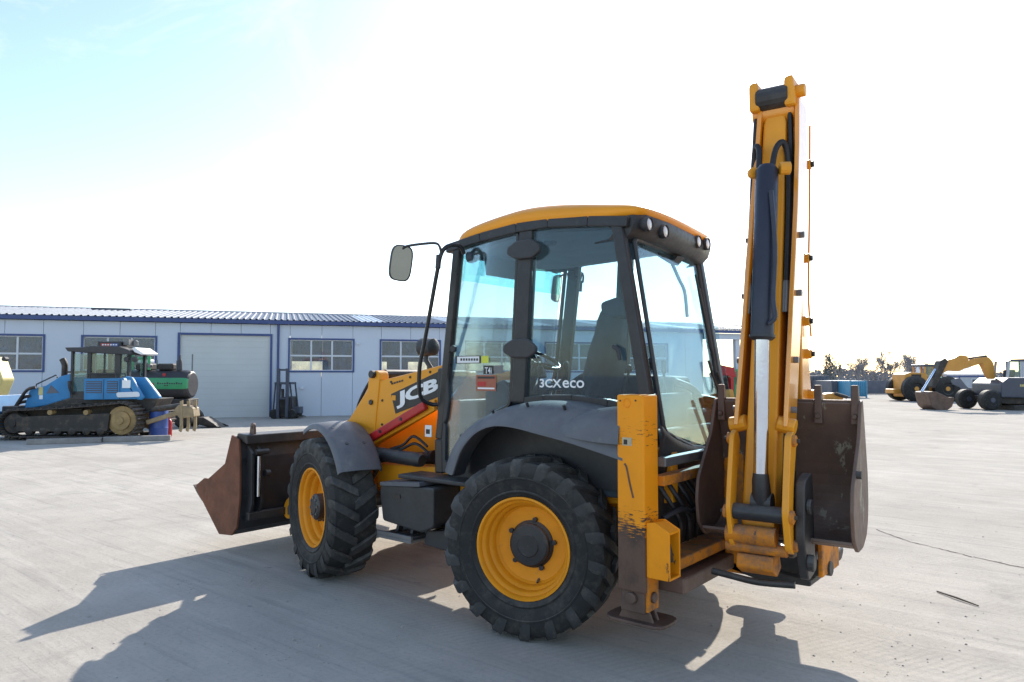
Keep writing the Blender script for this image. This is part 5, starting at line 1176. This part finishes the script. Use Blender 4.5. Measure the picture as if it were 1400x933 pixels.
# ------------------------------------------------------------------ right side of the yard
# wheeled excavator
o, q = far('wheeled_excavator', 'wheeled excavator with slate grey body and orange arm reaching to its bucket', 'excavator', 1375, 37.5, fwd=.9)
m = MB(); m.prism(q.poly((1352, 525), (1362, 517), (1420, 516), (1450, 518), (1450, 545), (1352, 543)), 'xz', 0, 2.4); m.build('body', 'slate_paint', o, bevel=.06)
m = MB()
for k in range(7): q.box(m, 1376.5+k*2.1, 1378+k*2.1, 525.5, 528.5, -.012, -.004)
m.build('body_lettering', 'machine_yellow', o, split=True)
m = MB()
for a, b in (((1364, 494), (1361, 516)), ((1379, 493), (1379, 516)), ((1397, 493), (1397, 516))):
    for y in (.0, 1.0): p0, p1 = q.p(*a), q.p(*b); m.bar((p0[0], y+.05, p0[1]), (p1[0], y+.05, p1[1]), .09, .10)
cbf = m.build('cab_frame', 'grey_paint', o, split=True)
m = MB(); m.prism(rounded(q.poly((1361, 494.5), (1366, 492), (1400, 491), (1402, 495)), .03), 'xz', -.05, 1.2); m.build('cab_roof', 'slate_paint', cbf, bevel=.02)
m = MB(); q.box(m, 1380.5, 1384, 494, 516, .0, .06); q.box(m, 1394, 1396, 494, 516, .0, .06); q.box(m, 1384.1, 1393.9, 494, 496.5, .0, .06); q.box(m, 1384.1, 1393.9, 513, 516, .0, .06); m.build('cab_door', 'grey_paint', cbf, split=True)
m = MB(); q.box(m, 1384.2, 1393.8, 496.6, 512.9, .02, .03); m.build('cab_window', 'far_cab_glass', cbf); m = MB(); q.box(m, 1363, 1378, 495, 515, .03, .04); m.build('cab_window', 'far_cab_glass', cbf)
m = MB(); q.box(m, 1368, 1377, 506, 516, .3, .8); m.build('cab_seat', 'seat_cloth', cbf, bevel=.05)
m = MB(); m.prism(rounded(q.poly((1347, 541), (1450, 541), (1450, 552), (1364, 552), (1347, 548)), .1), 'xz', .3, 2.1); m.build('undercarriage', 'dozer_dark', o, bevel=.04)
for px in (1340, 1412):
    for y in (.0, 1.9):
        m = MB(); r_ = .52; m.lathe([(.2, y), (r_*.85, y+.02), (r_, y+.1), (r_, y+.42), (r_*.85, y+.5), (.2, y+.5)], 26, (q.x(px), 0, r_), 'y'); w = m.build('wheel', 'rubber', o, smooth=40)
        m = MB(); m.lathe([(.001, y-.03), (.12, y-.03), (.13, y+.02), (.26, y+.03), (.28, y-.008)], 20, (q.x(px), 0, r_), 'y', caps=False); m.build('rim', 'slate_paint', w, smooth=40)
m = MB(); m.prism(q.poly((1367, 554), (1384, 553), (1386, 560), (1366, 561)), 'xz', -.1, 2.5); m.build('outrigger', 'dozer_dark', o, bevel=.02)
m = MB(); m.prism(rounded(q.poly((1361, 518), (1354, 519), (1345, 500), (1343, 497), (1327, 502), (1318, 505), (1318, 495), (1333, 490), (1352, 488), (1358, 495)), .12), 'xz', .9, 1.3); bm_ = m.build('boom', 'digger_orange', o, bevel=.03)
a, b = q.p(1328, 491), q.p(1352, 487.5); m = MB(); m.tube([(a[0], 1.1, a[1]), (b[0], 1.1, b[1])], .08, 10); m.build('boom_ram', 'dozer_dark', bm_, smooth=50)
m = MB(); m.prism(rounded(q.poly((1324, 487), (1326, 501), (1312, 508), (1296, 507), (1287, 512), (1281, 508), (1288, 495), (1306, 490), (1313, 485.5)), .1), 'xz', .92, 1.28); st_ = m.build('stick', 'digger_orange', o, bevel=.03)
m = MB(); m.prism(rounded(q.poly((1285, 494), (1292, 490), (1296, 494), (1286, 514), (1277, 531), (1273, 529)), .05), 'xz', .86, 1.34); m.build('stick_nose', 'dozer_dark', st_, bevel=.02)
a, b = q.p(1282, 505), q.p(1262, 536); m = MB(); m.tube([(a[0], 1.1, a[1]), (b[0], 1.1, b[1])], .07, 10); m.build('bucket_ram', 'chrome', st_, smooth=50)
m = MB(); m.prism(rounded(q.poly((1261, 536), (1272, 535), (1288, 543), (1297, 543), (1293, 556), (1286, 560.5), (1272, 560.5), (1265, 555)), .1), 'xz', .45, 1.75); m.build('bucket', 'steel_brown', o, bevel=.03)

# wheel loader
o, q = far('wheel_loader', 'ochre yellow wheel loader parked far back beyond the excavator bucket', 'wheel loader', 1265, 49.5, fwd=1.0)
m = MB(); m.prism(rounded(q.poly((1231, 543), (1231, 512), (1240, 509), (1262, 511), (1262, 540), (1245, 543)), .15), 'xz', .5, 2.2); m.build('engine_cover', 'digger_orange', o, bevel=.05)
m = MB(); q.box(m, 1240, 1253, 512, 520, .48, .5); m.build('grille', 'dozer_dark', o)
m = MB(); q.box(m, 1255, 1284, 528, 541, .7, 2.0); m.build('frame', 'digger_orange', o, bevel=.05)
m = MB()
for px in (1259.5, 1270, 1282):
    for y in (.55, 1.9): q.box(m, px-.9, px+.9, 500, 529, y, y+.12)
q.box(m, 1258, 1284, 517, 529, .56, .66); cw = m.build('cab_frame', 'digger_orange', o, split=True)
m = MB(); q.box(m, 1257.5, 1284.5, 498.5, 501.5, .45, 2.15); m.build('cab_roof', 'slate_paint', cw, bevel=.03)
for a, b in ((1260.5, 1269), (1271, 1281)): m = MB(); q.box(m, a, b, 501.6, 516.9, .6, .61); m.build('cab_window', 'far_cab_glass', cw)
for px in (1242, 1284):
    for y in (.0, 2.0):
        r_ = .86; m = MB(); m.lathe([(.35, y+.08), (.42, y), (r_*.85, y+.02), (r_, y+.12), (r_, y+.5), (r_*.85, y+.58)], 28, (q.x(px), 0, r_), 'y'); w = m.build('wheel', 'rubber', o, smooth=40)
        m = MB(); m.lathe([(.001, y+.06), (.15, y+.06), (.16, y+.1), (.36, y+.12), (.38, y+.05)], 22, (q.x(px), 0, r_), 'y', caps=False); m.build('rim', 'digger_orange', w, smooth=40)
m = MB(); m.prism(rounded(q.poly((1276, 525), (1290, 522), (1306, 536), (1300, 540), (1286, 530)), .1), 'xz', .9, 1.1); m.build('lift_arm', 'digger_orange', o, bevel=.02)
m = MB(); m.prism(rounded(q.poly((1286, 519), (1300, 517), (1310, 530), (1320, 530), (1325, 538), (1324, 549), (1302, 549.5), (1300, 530), (1288, 526)), .15), 'xz', .0, 2.6); m.build('bucket', 'container_grey', o, bevel=.05)
m = MB(); q.box(m, 1218, 1232, 532, 538, .8, 1.9); m.build('rear_guard', 'digger_orange', o, bevel=.05)

# site cabin
o, q = far('site_cabin', 'small white site cabin with blue corner trim and one window', 'cabin', 1328, 57)
m = MB(); q.box(m, 1310, 1348, 516, 544, 0, 2.4); bx_ = m.build('wall', 'grey_paint', o); bx_.scale.z = 1
m = MB(); q.box(m, 1309, 1349, 513.5, 516, -.06, 2.46); m.build('roof', 'blue_trim', o)
for px in (1310, 1341, 1347.5): m = MB(); q.box(m, px, px+1.4, 516, 544, -.05, -.004); m.build('corner_trim', 'blue_trim', o)
m = MB(); q.box(m, 1327, 1337, 518, 530, -.05, -.004); w = m.build('window', 'window_white', o); m = MB(); q.box(m, 1328, 1336, 519, 529, -.075, -.055); m.build('pane', 'slate_paint', w)
# pale hall behind
o, q = far('white_hall', 'pale white hall with a low pitched roof behind the site cabin', 'hall', 1322, 85)
m = MB(); q.box(m, 1292, 1352, 512, 534, 0, 10); m.build('wall', 'hall_white', o)
m = MB(); m.prism([(-.6, q.z(512)), (5, q.z(498)), (10.6, q.z(512))], 'yz', q.x(1290), q.x(1354)); m.build('roof', 'hall_white', o)
# containers
def container(px0, px1, py0, depth, m_, label, deep):
    o, q = far('shipping_container', label, 'container', (px0+px1)/2, depth, 'containers beside the far fence')
    x0, x1, z1 = q.x(px0), q.x(px1), q.z(py0)
    MB().box(x0, x1, 0, deep, .1, z1).build('box', m_, o); m = MB(); n = 8
    for k in range(n): a = lerp(x0, x1, (k+.2)/n); b = lerp(x0, x1, (k+.75)/n); m.box(a, b, -.035, -.002, .2, z1-.12)
    m.build('corrugation', m_, o, split=True); m = MB()
    for x in (x0, x1-.1): m.box(x-.01, x+.11, -.05, -.003, 0, z1+.02)
    m.build('corner_post', m_, o, split=True)
container(1161, 1184, 521, 56, 'container_blue', 'bright blue shipping container near the bare trees', 5)
container(1136, 1157, 521, 58, 'container_grey', 'dark grey shipping container left of the blue one', 4)
container(1098, 1133, 514, 62, 'container_grey', 'tall dark grey container stack beside the boom', 5)
# orange implement lying in front of the grey container
o, q = far('orange_implement', 'low orange implement lying in front of the grey containers', 'implement', 1138, 50)
m = MB(); m.prism(rounded(q.poly((1126, 547), (1127, 539), (1140, 537), (1152, 541), (1152, 547)), .1), 'xz', 0, 1.0); m.build('body', 'digger_orange', o, bevel=.05)
m = MB(); m.tube([(q.x(1140), -.1, .5), (q.x(1156), -.1, .25)], .12, 8); m.build('drawbar', 'dozer_dark', o)
# boundary fence: concrete panels
o, q = far('boundary_fence', 'low grey panel fence running along the far side of the yard', 'fence', 1250, 66)
for k in range(34):
    x = q.x(1090)+k*2.3*.93; MB().box(x, x+2.08, 0, .08, .03, 1.25).build('panel', 'container_grey', o); MB().box(x+2.085, x+2.135, -.03, .11, 0, 1.35).build('post', 'concrete_beam', o)

# bare trees behind the fence
def bare_tree(px, depth, h, seed, label, spread=.55):
    rnd = random.Random(seed); o = thing('bare_tree', label, 'tree', placed(px, depth), 0, 'bare trees behind the far fence')
    tr = MB(); cr = MB()
    def grow(m, p, d, L_, r, lvl):
        pts = [p]; rs = [r]; q_ = p.copy(); dd = d.copy()
        for k in range(3):
            dd = (dd+Vector((rnd.uniform(-.22, .22), rnd.uniform(-.22, .22), rnd.uniform(-.05, .16)))).normalized(); q_ = q_+dd*L_/3; pts.append(q_.copy()); rs.append(r*(1-.22*(k+1)))
        m.tube(pts, rs, 5 if lvl < 2 else 3, caps=False)
        if lvl >= 5: return
        n = 4
        for k in range(n):
            i = rnd.choice((1, 2, 3)) if k else 3
            nd = (dd+Vector((rnd.uniform(-1, 1), rnd.uniform(-1, 1), rnd.uniform(-.2, .7)))*spread*1.3).normalized()
            grow(cr, pts[i], nd, L_*rnd.uniform(.55, .78), max(rs[i]*.62, .020), lvl+1)
    grow(tr, Vector((0, 0, 0)), Vector((0, 0, 1)), h*.34, h*.019, 0)
    tr.build('trunk', 'bark', o, smooth=60); cr.build('crown', 'bark', o)
tl = [(1150, 78, 3.8, 'bare tree standing above the grey containers'), (1172, 80, 4.2, 'bare tree rising right behind the blue container'), (1188, 76, 4.4, 'bare tree just clear of the blue container'), (1202, 80, 4.9, 'tallest bare tree in the middle of the far row'), (1217, 76, 4.5, 'bare tree between the tall one and the wheel loader'), (1233, 82, 4.9, 'bare tree behind the rear of the wheel loader'), (1250, 84, 4.4, 'bare tree behind the engine cover of the wheel loader'), (1268, 88, 4.4, 'bare tree behind the cab of the wheel loader')]
for i, (px, d, h, lab) in enumerate(tl): bare_tree(px, d, h, 20+i, lab)
# dark evergreen shrubs
def shrub(px, depth, w, h, seed, label):
    rnd = random.Random(seed); o = thing('evergreen_shrub', label, 'shrub', placed(px, depth), 0, 'evergreen shrubs behind the far fence')
    m = MB()
    for k in range(2600):
        a = rnd.uniform(0, 6.28); z = rnd.random()**.8; rr = w*(1-z*.65)*rnd.random()**.5*(.8+.35*math.sin(a*3+seed)); p = Vector((rr*math.cos(a), rr*math.sin(a), .3+z*h*rnd.uniform(.85, 1.05))); s = rnd.uniform(.05, .12)
        v = [p+Vector((rnd.uniform(-s, s), rnd.uniform(-s, s), rnd.uniform(-s, s))) for _ in range(3)]; n0 = len(m.v); m.v += [tuple(t) for t in v]; m.face((n0, n0+1, n0+2))
    m.build('foliage', 'needles', o); MB().tube([(0, 0, 0), (0, 0, h*.6)], [.12, .05], 6).build('trunk', 'bark', o)
shrub(1133, 74, 1.3, 3.6, 3, 'dark evergreen shrub standing beside the raised boom')
# far wood that closes the horizon
m = MB(); rnd = random.Random(5)
for k in range(26000):
    an = rnd.uniform(R(-170), R(-73)); d = rnd.uniform(190, 240); top = 2.4+.4*math.sin(an*23)+.3*math.sin(an*61+1)
    p = CAM+Vector((math.cos(an)*d, math.sin(an)*d, 0)); p.z = rnd.random()**1.2*top; s = .8
    n0 = len(m.v); m.v += [tuple(p+Vector((rnd.uniform(-s, s), rnd.uniform(-s, s), rnd.uniform(-s, s)*.8))) for _ in range(3)]; m.face((n0, n0+1, n0+2))
tag(m.build('far_wood', 'far_twigs'), 'distant low wood closing the horizon', 'wood', kind='stuff')

# ------------------------------------------------------------------ small things on the ground
def on_ground(px, py): d = ray(px, py); t = -CAM.z/d.z; return CAM+d*t
a, b = on_ground(1281, 810), on_ground(1338, 830); mid = a.lerp(b, .5)
o = MB().tube([(a.x-mid.x, a.y-mid.y, .008), (0, .01, .014), (b.x-mid.x, b.y-mid.y, .008)], [.006, .008, .005], 6).build('stick', 'twig'); o.location = mid; tag(o, 'thin dark stick lying on the concrete', 'stick')
# crack across the slab
pts = [on_ground(px, py) for px, py in ((1198, 724), (1240, 740), (1290, 752), (1330, 762), (1400, 777), (1470, 790))]
m = MB()
for p0, p1 in zip(pts, pts[1:]):
    d = (p1-p0).normalized(); s_ = Vector((-d.y, d.x, 0)); k = len(m.v)
    for j in range(9):
        p = p0.lerp(p1, j/8)+s_*random.uniform(-.012, .012); w = random.uniform(.004, .012); m.v += [(p.x+s_.x*w, p.y+s_.y*w, .004), (p.x-s_.x*w, p.y-s_.y*w, .004)]
    for j in range(8): m.face((k+2*j, k+2*j+1, k+2*j+3, k+2*j+2))
cr_ = m.build('slab_crack', 'twig'); tag(cr_, kind='structure')
m = MB(); rnd = random.Random(11)
for k in range(620):
    px, py = rnd.uniform(-100, 1500), 560+rnd.random()**.6*400
    if k < 60: px, py = rnd.gauss(345, 14), rnd.gauss(796, 4)
    elif k < 90: px, py = rnd.gauss(256, 12), rnd.gauss(801, 4)
    elif k < 130: px, py = rnd.gauss(395, 30), rnd.gauss(890, 12)
    elif k < 150: px, py = rnd.gauss(1250, 90), rnd.gauss(860, 35)
    p = on_ground(px, py); s = rnd.uniform(.003, .008)*(1 if rnd.random() < .95 else 1.8)
    n0 = len(m.v); m.v += [(p.x-s, p.y-s*.6, .001), (p.x+s*.9, p.y-s, .001), (p.x+s, p.y+s*.8, .001), (p.x-s*.7, p.y+s, .001), (p.x+s*.1, p.y, s*.9)]
    for f in ((0, 1, 4), (1, 2, 4), (2, 3, 4), (3, 0, 4)): m.face([n0+i for i in f])
tag(m.build('gravel', 'pebble'), 'loose grit and small stones scattered over the yard', 'gravel', kind='stuff')
